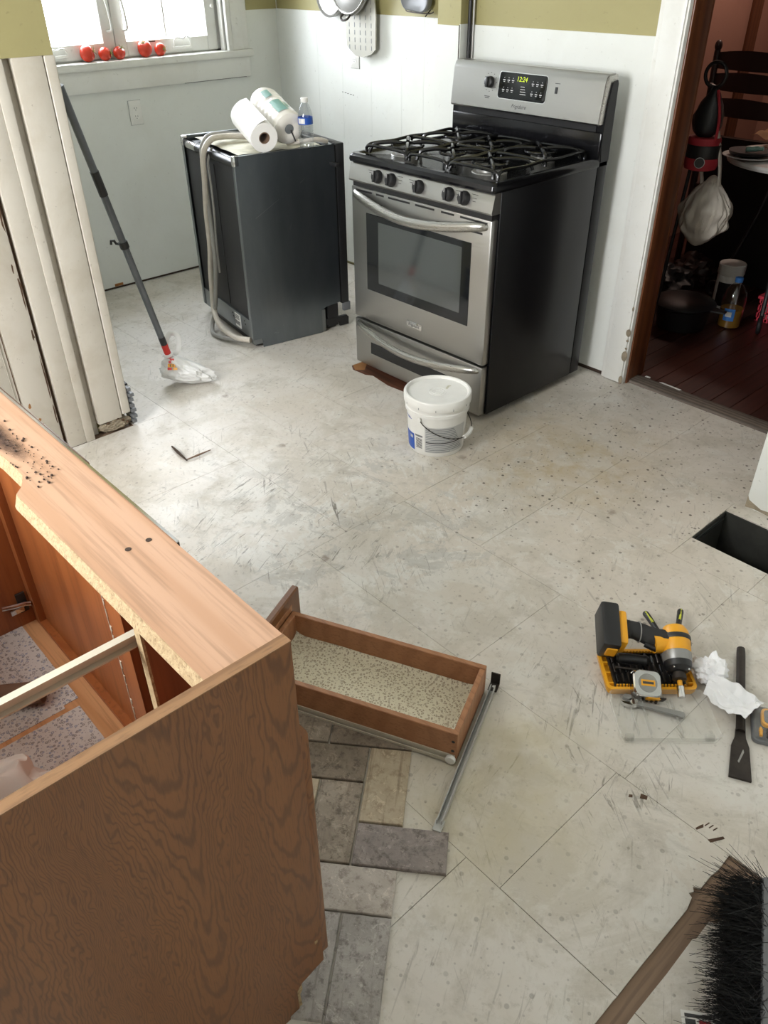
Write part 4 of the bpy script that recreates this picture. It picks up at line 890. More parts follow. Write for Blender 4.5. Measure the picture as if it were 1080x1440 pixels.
tile(-2, -1, -1, 1, 't_beige', 'beige stone tile showing as a sliver beside the cabinet door')
tile(-1, 0, 2, 4, 't_grey', 'grey stone tile under the cabinet toe notch')
tile(-3, -1, 1, 2, 't_dark', 'dark stone tile hidden below the cabinet front')

# ------------------------------------------------------------------ bucket
bc = V(.748, -.236, 0); FA = math.atan2(-.72, .69)
bk = thing('paint_bucket', 'white plastic pail with lid, blue and grey label and wire handle', 'bucket', bc[:])
def rz_(z): return .1045+(.1165-.1045)*z/.2
B().lathe([(.095, 0.0), (.1015, .0), (.1045, .004)]+[(rz_(z), z) for z in (.05, .1, .15, .165)]+[(.1205, .166), (.1205, .178), (.118, .180), (.118, .19), (.122, .191), (.122, .208), (.118, .212)], 56, bc).build('pail', 'pail', bk)
ld = B().lathe([(.120, .196), (.1255, .197), (.1265, .204), (.1265, .226), (.123, .231), (.117, .232), (.113, .228), (.1105, .222), (.100, .2215)], 56, bc).build('lid', 'pail', bk)
for r in (.012, .022, .032): B().tube([bc+V(r*math.cos(i*math.pi/18), r*math.sin(i*math.pi/18), .2216) for i in range(36)], .0010, 6, closed=True).build('lid_ring', 'pail', ld)
B().prism([(.02, .035), (.028, .03), (.03, .055), (.036, .06), (.03, .066), (.022, .06)], .2215, .2222, m=TR(*bc) @ RZ(.5)).build('lid_smear', 'insul', ld)
for k in range(12):
    a = k*math.pi/6+.2; B().box(.1262, .1272, -.001, .001, .199, .207, m=TR(*bc) @ RZ(a)).build('lid_tab', 'greysheet', ld, 0)
def cpatch(o0, o1, z0, z1, name, mat, off=.0006):
    a0, a1 = FA+math.radians(o0), FA+math.radians(o1); n = max(2, int(abs(o1-o0)/5))
    return B().grid(lambda u, v: bc+V((rz_(z0+(z1-z0)*v)+off)*math.cos(a0+(a1-a0)*u), (rz_(z0+(z1-z0)*v)+off)*math.sin(a0+(a1-a0)*u), z0+(z1-z0)*v), n, 2).build(name, mat, bk)
cpatch(-95, -49, .012, .082, 'label_blue', 'waterblue'); cpatch(-62, -53, .06, .072, 'label_print', 'printw', .001)
cpatch(-46, -28, .078, .086, 'label_print', 'greysheet')
for k in range(8): cpatch(-44+.0*k, -29, .030+.0055*k, .033+.0055*k, 'label_barcode', 'print')
lbl = cpatch(-23, 64, .018, .128, 'label_text_block', 'printw')
for k in range(14):
    zz = .022+.0075*k
    cpatch(-21, 30+((k*29) % 31), zz, zz+.0032+(.0016 if k == 5 else 0), 'label_text_line', 'greysheet' if k != 5 else 'print', .0011)
for o0, o1, z in ((-80, -60, .142), (-70, -56, .138)): cpatch(o0, o1, z, z+.003, 'label_stroke', 'waterblue')
bl = []
for i in range(25):
    t = i/24; o = math.radians(-32+180*t); dz = .155-.075*math.sin(math.pi*t)**.8
    rr = .1215+.012*math.sin(math.pi*t)
    bl.append(bc+V(rr*math.cos(FA+o), rr*math.sin(FA+o), dz))
B().tube(bl, .0018, 8).build('wire_bail', 'darksteel', bk)
for o in (-32, 148):
    a = FA+math.radians(o); B().cyl(bc+V(.116*math.cos(a), .116*math.sin(a), .156), bc+V(.125*math.cos(a), .125*math.sin(a), .156), .007, n=12).build('bail_ear', 'pail', bk)
B().tube(bl[11:16], .0075, 10).build('bail_grip', 'pail', bk)

# ------------------------------------------------------------------ tools on the floor
def fr_pts(a, b, z):  # frame along a->b on the floor
    a, b = V(a[0], a[1], z), V(b[0], b[1], z); x = (b-a).normalized(); return frame(a, x, V(-x.y, x.x, 0), (0, 0, 1)), (b-a).length
# bit tray : front edge from (1.935,-.835) to (2.095,-.665)
TF, TL = fr_pts((1.940, -.826), (2.092, -.664), 0)     # local x along front edge, y towards the back
TL = .222
def trm(b, name, mat, parent, smooth=35): return b.build(name, mat, parent, smooth)
tr = thing('bit_tray', 'open yellow and black bit set tray full of driver bits', 'tool case', (TF @ V(TL/2, .065, 0))[:])
trm(B().loft([rrect(0, TL, 0, .135, .002, .014), rrect(-.003, TL+.003, -.003, .138, .010, .016), rrect(-.004, TL+.004, -.004, .139, .024, .016), rrect(.004, TL-.004, .004, .131, .025, .012), rrect(.006, TL-.006, .006, .129, .012, .010)], m=TF), 'tray_frame', 'yellow', tr)
trm(B().loft([rrect(.020, TL-.020, .010, .128, .011, .006), rrect(.020, TL-.020, .010, .128, .021, .006), rrect(.024, TL-.024, .014, .124, .021, .006), rrect(.024, TL-.024, .014, .124, .014, .006)], m=TF), 'tray_insert', 'blackp', tr)
for k in range(22):
    for yy in (.0085, .1265): trm(B().box(.022+k*.0082, .0265+k*.0082, yy, yy+.004, .018, .0262, m=TF), 'tray_tooth', 'yellow', tr, 0)
for xx in (.004, TL-.016):
    for j in range(3): trm(B().box(xx, xx+.012, .016+.036*j, .020+.036*j, .014, .025, m=TF), 'tray_web', 'yellow', tr, 0)
for r_ in range(3):
    for c_ in range(11):
        x0_ = .030+.0150*c_; y0_ = .022+.034*r_; tl = .024+.004*((c_*7+r_) % 3)
        trm(B().cyl(TF @ V(x0_, y0_, .0215), TF @ V(x0_+.001, y0_+tl, .0225), .0032, n=6), 'driver_bit', 'darksteel' if (c_+r_) % 3 else 'iron', tr, 0)
trm(B().box(.085, .120, .045, .052, .021, .029, .001, m=TF).box(.028, .05, .115, .122, .021, .028, .001, m=TF), 'bit_holder', 'yellow', tr)
trm(B().box(.062, .090, .010, .030, .020, .032, .001, m=TF), 'bit_holder', 'yellow', tr)
for i, (x_, y_) in enumerate(((.062, .028), (.078, .036), (.068, .05), (.084, .022), (.07, .018))):
    trm(B().lathe([(.0045, 0), (.0055, .002), (.0055, .012), (.004, .013)], 12, TF @ V(x_, y_, .024), (TF.to_3x3() @ V(.8, .3*(-1)**i, .35))), 'socket', 'chrome', tr)
trm(B().cyl(TF @ V(.03, .066, .032), TF @ V(.135, .045, .033), .0034, .0028, n=8), 'long_bit', 'darksteel', tr)
nd = B().lathe([(.008, 0), (.013, .004), (.0145, .03), (.013, .06), (.0145, .075), (.010, .082)], 16, TF @ V(.040, .098, .034), (TF.to_3x3() @ V(1, -.16, 0)))
tag(nd.build('screwdriver_handle', 'blackp'), 'black and red screwdriver handle lying across the bit tray', 'screwdriver')
# clear lid
lidM = frame(TF @ V(0, -.004, .0), TF.to_3x3() @ V(1, .0, 0), TF.to_3x3() @ V(.0, 1, 0), (0, 0, 1))
LY = -.150
tl_ = tag(B().loft([rrect(.002, TL+.010, LY, -.004, .0035, .014), rrect(.0, TL+.012, LY-.002, -.002, .0035, .015), rrect(-.003, TL+.015, LY-.005, .0, .024, .016), rrect(-.001, TL+.013, LY-.003, -.002, .024, .014), rrect(.004, TL+.008, LY+.002, -.006, .0045, .012)], m=lidM).build('clear_case_lid', 'clear'), 'clear plastic lid of the bit tray lying open on the floor', 'case lid')
for xx in (.045, .075, .15): B().box(xx, xx+.002, LY+.02, -.02, .004, .016, m=lidM).build('lid_rib', 'clear', tl_, 0)
for xx in (.01, TL-.02): B().box(xx, xx+.02, LY+.004, LY+.014, .004, .020, m=lidM).build('lid_catch', 'clear', tl_, 0)
# impact driver lying on the tray : battery at left-back, head at right-front
Hd = V(1.990, -.606, .080)                        # head (rear)
hx = V(.62, -.70, -.38).normalized()              # barrel axis towards the chuck
gp = V(-.79, -.52, .10).normalized()              # grip direction
gp = (gp-hx*gp.dot(hx)*.6).normalized(); hz_ = hx.cross(gp).normalized()
dv_ = thing('impact_driver', 'yellow and black cordless impact driver lying across the bit tray', 'power tool', (1.95, -.66, .02))
trm(B().lathe([(.010, -.045), (.024, -.040), (.031, -.028), (.033, -.005), (.032, .020), (.030, .024)], 24, Hd, hx), 'motor_housing', 'yellow', dv_)
trm(B().lathe([(.0335, -.016), (.0345, -.014), (.0345, -.006), (.0335, -.004)], 24, Hd, hx), 'housing_band', 'blackp', dv_)
trm(B().lathe([(.030, .022), (.0325, .025), (.031, .046), (.026, .054)], 24, Hd, hx), 'gear_case', 'toolgrey', dv_)
nose = trm(B().lathe([(.031, .046), (.029, .060), (.020, .068), (.015, .070)], 24, Hd, hx), 'nose_guard', 'blackp', dv_)
trm(B().lathe([(.013, .068), (.013, .074), (.0155, .075), (.0155, .086), (.010, .088)], 20, Hd, hx), 'chuck_collar', 'darksteel', dv_)
trm(B().lathe([(.0055, .086), (.0055, .104)], 6, Hd, hx), 'bit_shank', 'yellow', dv_); trm(B().lathe([(.0075, .102), (.0085, .104), (.0085, .128), (.006, .1285)], 12, Hd, hx), 'nut_setter', 'chrome', dv_)
for a in (.6, 2.2, 3.8, 5.4): trm(B().cyl(Hd+hx*.062+(gp*math.cos(a)+hz_*math.sin(a))*.0235, Hd+hx*.066+(gp*math.cos(a)+hz_*math.sin(a))*.0225, .003, n=8), 'nose_screw', 'chrome', nose)
G0 = Hd+gp*.012-hx*.004
trm(B().tube(spline([G0, G0+gp*.035-hx*.003, G0+gp*.065-hx*.012, G0+gp*.090-hx*.016, G0+gp*.106-hx*.012], 5), [.025]*4+[.0235]*4+[.022]*4+[.021]*4+[.0225]*5, 14, flat=1.0), 'grip', 'rubber', dv_)
trm(B().tube(spline([G0+gp*.002+hx*.004, G0+gp*.024+hx*.006, G0+gp*.040+hx*.010], 4), .0238, 14), 'grip_shoulder', 'yellow', dv_)
trm(B().tube(spline([G0+gp*.030+hx*.024, G0+gp*.042+hx*.020, G0+gp*.058+hx*.014], 4), .0085, 10), 'trigger', 'blackp', dv_)
trm(B().tube([G0+gp*.070-hx*.013+(hx*math.cos(i*.35)+hz_*math.sin(i*.35))*.0240 for i in range(18)], .0014, 6, closed=True), 'lanyard_wire', 'toolgrey', dv_)
Bm = frame(G0+gp*.110-hx*.012, hx, hz_, -gp)
trm(B().box(-.036, .046, -.030, .030, -.012, .008, .006, 2, m=Bm), 'battery_foot', 'yellow', dv_)
bt_ = trm(B().box(-.050, .060, -.038, .038, -.052, -.010, .007, 2, m=Bm), 'battery', 'blackp', dv_)
trm(B().box(.052, .0625, -.020, .020, -.040, -.014, .003, 1, m=Bm), 'battery_latch', 'yellow', bt_)
for k in range(3): trm(B().box(-.03, .03, .0355, .0366, -.038+.008*k, -.036+.008*k, m=Bm), 'battery_line', 'yellow' if k == 1 else 'toolgrey', bt_, 0)
trm(B().box(-.012, .012, .0335, .0345, -.006, .002, m=Bm), 'foot_logo', 'lime', dv_, 0)
trm(B().box(-.022, .0, -.004, .020, 0, .0012, m=frame(Hd-gp*.0335, hx, hz_, -gp)), 'rating_label', 'blackp', dv_, 0)
for ch_ in list(dv_.children)+[g2 for c2 in dv_.children for g2 in c2.children]: ch_.data.transform(TR(.0, -.026, -.004) @ Matrix.Scale(1.13, 4))
# pliers handles sticking out behind the tray
pl = thing('pliers', 'pliers with black and lime handles poking out behind the bit tray', 'pliers', (1.92, -.55, .01))
for a, b in (((1.845, -.512, .022), (1.930, -.575, .036)), ((1.908, -.430, .022), (1.955, -.530, .036))):
    a, b = Vector(a), Vector(b)
    h = trm(B().tube(spline([a, a.lerp(b, .3)+V(0, 0, .002), b], 5), [.0065, .0085, .009, .009, .0085, .0085, .008, .0078, .0075, .0072, .007], 12), 'pliers_handle', 'blackp', pl)
    trm(B().tube([a.lerp(b, t)+V(.002, -.003, .0065+.001*math.sin(3*t)) for t in (.02, .12, .3, .5)], .004, 8), 'grip_stripe', 'lime', h)
trm(B().tube([(1.930, -.575, .036), (1.945, -.585, .038), (1.955, -.530, .036)], .006, 8).tube([(1.945, -.585, .038), (1.975, -.615, .034), (1.99, -.64, .032)], [.011, .009, .005], 10), 'pliers_jaw', 'darksteel', pl)
# tape measure
mM = frame((2.002, -.759, .036), V(.70, .70, -.12).normalized(), V(-.60, .66, .45).normalized(), V(.70, .70, -.12).normalized().cross(V(-.60, .66, .45).normalized()))
tm = thing('tape_measure', 'chrome tape measure leaning on the edge of the bit tray', 'tape measure', (1.985, -.742, 0))
trm(B().loft([rrect(-.034, .034, -.032, .032, -.016, .014), rrect(-.036, .036, -.034, .034, -.012, .015), rrect(-.036, .036, -.034, .034, .012, .015), rrect(-.033, .033, -.031, .031, .016, .014)], m=mM), 'tape_case', 'chrome', tm)
trm(B().lathe([(.022, .0162), (.024, .0166), (.022, .017)], 24, mM @ V(0, 0, 0), mM.to_3x3() @ V(0, 0, 1)), 'case_ring', 'alu', tm)
trm(B().box(-.018, .018, -.008, .008, .016, .0175, .0005, 1, m=mM), 'case_label', 'yellow', tm); trm(B().box(-.014, .014, -.003, .003, .0174, .018, m=mM), 'label_print', 'print', tm, 0)
trm(B().box(.0, .034, -.037, -.031, -.013, .010, .002, m=mM), 'case_base', 'yellow', tm); trm(B().box(.030, .046, -.036, -.032, -.012, .012, .001, m=mM), 'tape_hook', 'darksteel', tm)
# adjustable wrench
wF, wL = fr_pts((1.983, -.824), (2.112, -.757), .012)
wr_ = thing('adjustable_wrench', 'steel adjustable wrench lying on the clear lid', 'wrench', (2.03, -.78, .01))
trm(B().prism([(.03, -.007), (.06, -.005), (wL, -.009), (wL+.004, 0), (wL, .009), (.06, .006), (.03, .008)], -.0035, .0035, m=wF), 'wrench_handle', 'toolgrey', wr_)
trm(B().prism([(.034, -.010), (.020, -.014), (.004, -.013), (-.004, -.008), (.012, -.005), (.018, .002), (.026, .012), (.036, .010)], -.006, .006, m=wF), 'wrench_head', 'chrome', wr_)
trm(B().prism([(-.002, .008), (.012, .004), (.020, .012), (.014, .022), (.002, .020)], -.005, .005, m=wF), 'wrench_jaw', 'toolgrey', wr_)
trm(B().cyl(wF @ V(.017, .004, 0), wF @ V(.028, .009, 0), .0045, n=12), 'wrench_screw', 'darksteel', wr_)
for k in range(4): tag(B().cyl(wF @ V(.045+.011*k, .020, -.003), wF @ V(.047+.011*k, .036, .001), .0036, n=6).build('driver_bit', 'darksteel', None, 0), 'short black driver bit lying between tape measure and wrench', 'bit', 'loose bits by the tape measure')
# crumpled tissue
def crumple(c, s, seed, amp=.35, f=2.0):
    o = V(seed, seed*1.7, seed*.3)
    def fn(v):
        r = 1+amp*(noise.noise(v*f+o)+.6*abs(noise.noise(v*f*2.3+o))-.45*abs(noise.noise(v*f*4.1+o)))
        p = V(c[0]+v.x*s[0]*r, c[1]+v.y*s[1]*r, c[2]+v.z*s[2]*r); p.z = max(p.z, .002); return p
    return fn
tis = thing('crumpled_tissue', 'crumpled white tissue paper lying over the pry bar', 'tissue', (2.11, -.59, 0))
trm(B().ico(crumple((2.090, -.592, .036), (.040, .040, .034), 3.1, .45), 4), 'tissue_wad', 'tissue', tis, 0)
tp = [V(2.102, -.630, .046), V(2.230, -.585, .036), V(2.112, -.668, .016), V(2.230, -.697, .030)]
def sheetfn(u, v):
    p = (tp[0]*(1-u)+tp[1]*u)*(1-v)+(tp[2]*(1-u)+tp[3]*u)*v
    return p+V(0, 0, .018*math.sin(u*5+v*3)*(.4+.6*u)+.012*abs(noise.noise(V(u*3, v*3, 5)))+.008*noise.noise(V(u*7, v*6, 2))+.006)
trm(B().grid(sheetfn, 26, 22), 'tissue_sheet', 'tissue', tis, 20)
# flat pry bar
a_, b_ = V(2.093, -.432, .011), V(2.295, -.822, .008); ax_ = (b_-a_).normalized(); sd_ = V(ax_.y, -ax_.x, 0); Lp = (b_-a_).length
pb = thing('pry_chisel', 'dark steel flat pry bar with flared worn blade lying on the floor', 'pry bar', ((a_+b_)/2)[:])
Pm = frame(a_, ax_, -sd_, (0, 0, 1))
trm(B().loft([[Pm @ V(x, w*math.cos(i*math.pi/6), h*math.sin(i*math.pi/6)) for i in range(12)] for x, w, h in ((0, .006, .005), (.004, .0105, .009), (.02, .0115, .0095), (Lp*.62, .011, .009), (Lp*.68, .0115, .008))]), 'bar_handle', 'darksteel', pb)
trm(B().prism([(Lp*.66, -.011), (Lp*.72, -.0125), (Lp*.78, -.020), (Lp*.9, -.0225), (Lp, -.0245), (Lp, .0245), (Lp*.9, .0225), (Lp*.78, .020), (Lp*.72, .0125), (Lp*.66, .011)], -.007, -.001, m=Pm), 'bar_blade', 'darksteel', pb)
trm(B().prism([(Lp*.80, .006), (Lp*.89, -.006), (Lp*.90, -.003), (Lp*.82, .008)], -.001, -.0004, m=Pm), 'worn_spot', 'alu', pb)
# second, closed bit case at the right
cM, cL = fr_pts((2.262, -.702), (2.42, -.615), 0)
cs = thing('bit_case', 'closed clear fronted bit case with yellow insert lying beyond the pry bar', 'tool case', (2.31, -.60, 0))
trm(B().loft([rrect(0, .15, 0, .115, .002, .014), rrect(0, .15, 0, .115, .012, .014), rrect(.003, .147, .003, .112, .014, .012)], m=cM), 'case_base', 'broomgrey', cs)
trm(B().loft([rrect(.004, .146, .004, .111, .014, .012), rrect(.004, .146, .004, .111, .034, .012), rrect(.008, .142, .008, .107, .037, .010)], m=cM), 'case_cover', 'clear', cs)
trm(B().loft([rrect(.02, .13, .045, .10, .0135, .014), rrect(.02, .13, .045, .10, .024, .014)], m=cM), 'case_insert', 'yellow', cs); trm(B().loft([rrect(.026, .124, .051, .094, .0235, .010), rrect(.026, .124, .051, .094, .0255, .010)], m=cM), 'insert_pad', 'broomgrey', cs)
for k in range(8): trm(B().lathe([(.004, 0), (.004, .01), (.0048, .011), (.0048, .018), (.002, .026)], 8, cM @ V(.018+.016*k, .012, .018), cM.to_3x3() @ V(0, 1, .1)), 'driver_bit', 'darksteel' if k % 2 else 'yellow', cs)

# ------------------------------------------------------------------ pole with bag
p_b, p_t = V(-.404, -.690, .03), V(-.236, -1.008, 1.215); pd = (p_t-p_b).normalized()
pole = thing('paint_pole', 'grey extension pole with red tip leaning on the wall', 'pole', (-.404, -.690, 0))
B().cyl(p_b+pd*.20, p_t, .0135, .0135, n=16).build('tube', 'polegrey', pole); B().cyl(p_b+pd*.86, p_b+pd*.95, .0155, n=16).build('joint_sleeve', 'blackp', pole)
B().lathe([(.0135, 0), (.0142, .02), (.0140, .06), (.0137, .065)], 16, p_b+pd*.16, pd).build('dark_tip', 'blackp', pole); B().lathe([(.010, 0), (.0145, .03), (.0142, .075)], 16, p_b+pd*.11, pd).build('red_tip', 'red', pole)
B().cyl(p_b, p_b+pd*.12, .009, n=12).build('roller_frame', 'greysheet', pole)
cp = p_b+pd*.66; cs_ = V(-.62, -.55, .1).normalized()
B().lathe([(.0155, -.014), (.0175, -.012), (.0175, .012), (.0155, .014)], 16, cp, pd).tube([cp+cs_*.016, cp+cs_*.030, cp+cs_*.036+V(0, 0, .010), cp+cs_*.048+V(0, 0, .008), cp+cs_*.050+V(0, 0, -.006)], .005, 8).build('clip', 'blackp', pole)
bagc = V(-.375, -.645, 0)
def bagfn(v):
    t = (v.z+1)/2
    w = .030+.085*(1-t)**.75 if t < .92 else .03
    n = 1+.28*noise.noise(v*2.5+V(2, 5, 1))+.14*noise.noise(v*6)
    cx_ = bagc.lerp(V(-.392, -.715, 0), t)
    along = V(.67, .74, 0); acr = V(.74, -.67, 0)
    fl_ = max(0, 1-t*1.4)
    p = V(cx_.x, cx_.y, .003+.150*t)+along*(v.x*(w*1.0+.035*fl_)*n+.03*fl_)+acr*(v.y*w*.62*n)
    return p
bg_ = thing('plastic_bag', 'thin white plastic bag with red and yellow print tied around the pole foot', 'bag', bagc[:])
B().ico(bagfn, 5).build('bag_body', 'bagfilm', bg_, 25)
B().tube(spline([(-.40, -.715, .14), (-.405, -.715, .19), (-.425, -.68, .225), (-.405, -.655, .21), (-.39, -.67, .16), (-.395, -.70, .14)], 5), .011, 8, flat=.35).build('bag_handle', 'bagfilm', bg_)
B().lathe([(.020, 0), (.0235, .006), (.020, .012)], 16, p_b+pd*.125, pd).build('bag_knot', 'bagfilm', bg_)
bM = frame((-.360, -.716, .112), V(.67, .74, 0), V(-.30, .27, .90).normalized(), V(.67, .74, 0).cross(V(-.30, .27, .90).normalized()))
for x0_, x1_, y0_, y1_, mt in ((-.028, .004, -.010, .004, 'yellow'), (-.024, .010, .006, .016, 'red'), (-.018, .0, .018, .026, 'red'), (-.030, -.012, -.022, -.012, 'red'), (-.006, .012, -.022, -.012, 'yellow'), (-.02, -.014, -.008, .002, 'print'), (-.008, -.002, -.008, .002, 'print'), (-.014, .004, .008, .014, 'wplastic')):
    B().box(x0_, x1_, y0_, y1_, 0, .0015, m=bM).build('bag_print', mt, bg_, 0)
# splintered sticks and a few crumbs on the floor
def stick(a, b, r, mat, lab):
    tag(B().tube([V(*a), V(*a).lerp(V(*b), .45)+V(.003, -.002, .002), V(*b)], [r*.6, r, r*.5], 6).build('wood_splinter', mat), lab, 'splinter')
stick((.075, -1.000, .006), (.205, -1.012, .006), .0055, 'dirt', 'dark dirty wood splinter lying on the white floor'); stick((.200, -1.008, .006), (.200, -.905, .006), .004, 'card', 'thin pale wood splinter touching the dark splinter')
lv = thing('metal_register', 'stack of grey metal fins showing behind the partition corner', 'vent', (-.2, -1.0, 0))
for k in range(7): B().box(-.245, -.186+.006*(k % 2), -1.020, -1.004+.003*(k % 3), .012+.023*k, .026+.023*k, .001, 1).build('fin', 'broomgrey', lv)
B().box(-.25, -.22, -1.018, -1.0, .0, .17).build('fin_back', 'blackp', lv, 0)

# ------------------------------------------------------------------ broom
br = thing('push_broom', 'black bristled push broom head with grey block lying on the floor', 'broom', (2.55, -1.2, 0))
A0, A1 = V(2.479, -1.066, .066), V(2.605, -1.326, .066); bd_ = (A1-A0).normalized(); bo = V(-.66, -.72, -.10).normalized()
Bb = frame(A0, bd_, V(0, 0, 1), bd_.cross(V(0, 0, 1)))
B().box(-.006, (A1-A0).length+.1, -.030, .030, -.001, .030, .006, 2, m=Bb).build('broom_block', 'broomgrey', br)
bs = B(); rb = random.Random(5)
for i in range(5200):
    t = rb.random(); base = A0+bd_*(t*((A1-A0).length+.08))+V(0, 0, rb.uniform(-.026, .026))
    sp = .16 if rb.random() < .9 else .5
    d = (bo+V(rb.gauss(0, sp), rb.gauss(0, sp), rb.gauss(0, sp*.6))+bd_*(-.55*max(0, .25-t)*(3 if rb.random() < .5 else 1))).normalized(); L = rb.uniform(.068, .104)
    cur = V(rb.gauss(0, .02), rb.gauss(0, .02), rb.gauss(0, .012))
    pts = [base, base+d*L*.5+cur*.3, base+d*L+cur]
    for p in pts: p.z = max(p.z, .001)
    bs.tube(pts, [.0007, .0007, .0004], 3)
bs.build('bristles', 'bristle', br, 0, kind='stuff')
lc = thing('picture_card', 'small white card with red and dark pictures beside the broom', 'card', (2.50, -1.345, 0))
cM2 = frame((2.496, -1.352, .0012), V(.78, .62, 0).normalized(), V(-.62, .78, 0).normalized(), (0, 0, 1))
B().box(-.03, .03, -.02, .02, -.001, 0, m=cM2).build('card', 'wplastic', lc, 0)
B().box(-.024, -.006, -.016, .006, 0, .0004, m=cM2).build('card_picture', 'print', lc, 0); B().box(0, .02, -.016, .006, 0, .0004, m=cM2).build('card_picture', 'crimson', lc, 0); B().box(-.024, .022, .009, .015, 0, .0004, m=cM2).build('card_title', 'print', lc, 0)

# ------------------------------------------------------------------ tomatoes on the sill
for y, r, lab, sq, st_ in ((-.212, .036, 'red tomato with pale stalk sideways, largest beside the left crank of the window', (1, 1, 1.05), (.5, .8, .3)), (-.120, .032, 'round red tomato with stalk turned right on the sill under the sash meeting rails', (1, 1, .95), (.6, .75, .1)), (-.042, .030, 'small dark red tomato without visible stalk on the window sill', (1, 1, 1), (.5, .3, .8)),
                           (.103, .036, 'red tomato with spiky stalk on top standing under the wide window pane', (1, 1, 1.1), (.4, -.35, .8)), (.190, .029, 'red tomato with stalk facing the room next to the window crank', (1, 1, 1.05), (.9, .3, .1))):
    c = V(-1.735, y, 1.122+r*sq[2]*.985); t = thing('tomato', lab, 'tomato', (c.x, c.y, 1.122), group=None)
    d = Vector(st_).normalized(); q = V(0, 0, 1).rotation_difference(d)
    b = B()
    def tf(v):
        k = 1-.10*max(0, v.dot(d))**8*2
        return c+V(v.x*r*sq[0], v.y*r*sq[1], v.z*r*sq[2])*k
    b.ico(tf, 4).build('fruit', 'tomato', t)
    s_ = B().tube([c+d*r*.78, c+d*r*1.15], .002, 6)
    for k in range(5):
        a = k*1.257; e = q @ V(math.cos(a), math.sin(a), .2)
        s_.tube([c+d*r*.84, c+d*r*.98+e*r*.3, c+d*r*1.02+e*r*.62], [.0022, .0018, .0006], 5)
    s_.build('stalk', 'stalk', t)
# outlets
def outlet(lab, M_):
    o = thing('wall_outlet', lab, 'outlet', (M_ @ V(0, -.06, 0))[:])
    pl_ = B().loft([rrect(-.035, .035, -.0575, .0575, 0, .004), rrect(-.035, .035, -.0575, .0575, .003, .004), rrect(-.032, .032, -.0545, .0545, .005, .004)], m=M_).build('cover_plate', 'wplastic', o)
    for s in (-1, 1):
        r = B().loft([rrect(-.0165, .0165, s*.0195-.014, s*.0195+.014, .0045, .008), rrect(-.0165, .0165, s*.0195-.014, s*.0195+.014, .0065, .008)], m=M_).build('receptacle', 'wplastic', o)
        B().box(-.0075, -.005, s*.0195-.001, s*.0195+.007, .0062, .0067, m=M_).box(.005, .0075, s*.0195-.001, s*.0195+.006, .0062, .0067, m=M_).box(-.002, .002, s*.0195-.009, s*.0195-.005, .0062, .0067, m=M_).build('slot', 'print', r, 0)
    B().box(-.036, .036, -.0585, .0585, -.0005, .0012, m=M_).build('painted_plate_shadow', 'greysheet', o, 0)  # grey rim coloured as the shadow line around the cover plate
outlet('white duplex outlet on the window wall below the sill', frame((XW+.001, -.016, .877), (0, 1, 0), (0, 0, 1), (1, 0, 0)))
outlet('white duplex outlet on the panelled wall under the hanging slotted board', frame((-1.045, YL-.001, 1.115), (1, 0, 0), (0, 0, 1), (0, -1, 0)))
# pencil marks on panelling
for k in range(5): tag(B().box(-1.16+.022*k, -1.15+.022*k+.004*(k % 2), YL-.0012, YL-.0004, .935-.002*k, .938-.002*k).build('wall_mark', 'print', None, 0), 'short dark pencil dash on the white panelled wall', 'mark', 'pencil dashes on the panelled wall')
# things hanging on the panelled wall
hb = thing('slotted_board', 'grey slotted board hanging from the wall below a steel lid', 'kitchen tool', (-.93, YL-.02, 1.12))
B().prism([(-1.055, 1.165), (-1.03, 1.145), (-.985, 1.122), (-.93, 1.118), (-.865, 1.135), (-.835, 1.158), (-.83, 1.30), (-.845, 1.40), (-1.04, 1.40), (-1.062, 1.28)], YL-.045, YL-.038, 'y').build('board', 'slotted', hb, 0)
for i in range(5):
    for j in range(7): B().box(-1.035+.042*i, -1.031+.042*i, YL-.0462, YL-.0448, 1.15+.033*j, 1.170+.033*j).build('slot', 'greysheet', hb, 0)
B().cyl((-.94, YL-.040, 1.38), (-.94, YL-.002, 1.385), .006, n=8).build('hanger', 'darksteel', hb)
lid2 = thing('steel_lid', 'round steel lid hung on the olive wall in front of the slotted board', 'pan', (-1.03, YL-.07, 1.3))  # round steel pot lid with rim and wire handle
LM = frame((-.985, YL-.075, 1.435), (1, 0, 0), V(0, .10, 1).normalized(), V(0, -1, .10).normalized())
B().lathe([(.135, -.012), (.140, -.006), (.140, .0), (.128, .004), (.11, .012), (.06, .024), (.015, .028)], 40, LM @ V(0, 0, 0), LM.to_3x3() @ V(0, 0, 1)).build('lid_disc', 'alu', lid2)
B().tube([LM @ V(.13*math.cos(i*math.pi/16), .13*math.sin(i*math.pi/16), .006) for i in range(32)], .005, 8, closed=True).build('lid_rim', 'steel2', lid2)
B().tube(spline([LM @ V(-.03, -.125, .0), LM @ V(-.035, -.145, .02), LM @ V(-.01, -.158, .028), LM @ V(.02, -.150, .022), LM @ V(.015, -.128, .0)], 4), .005, 8).build('lid_handle', 'darksteel', lid2)
B().cyl((-.985, YL-.062, 1.50), (-.985, YL+.004, 1.50), .005, n=8).build('lid_hook', 'darksteel', lid2)
l3 = thing('steel_pan', 'smaller grey steel pan hanging behind the round steel lid', 'pan', (-1.175, YL-.06, 1.3))
LM3 = frame((-1.175, YL-.05, 1.385), (1, 0, 0), (0, 0, 1), (0, -1, 0)); B().lathe([(.09, -.04), (.10, -.02), (.102, .01), (.098, .012), (.09, .004), (.04, .004)], 36, LM3 @ V(0, 0, 0), LM3.to_3x3() @ V(0, 0, 1)).build('pan_body', 'alu', l3)
B().cyl((-1.175, YL-.04, 1.46), (-1.175, YL+.004, 1.46), .005, n=8).build('pan_hook', 'darksteel', l3)
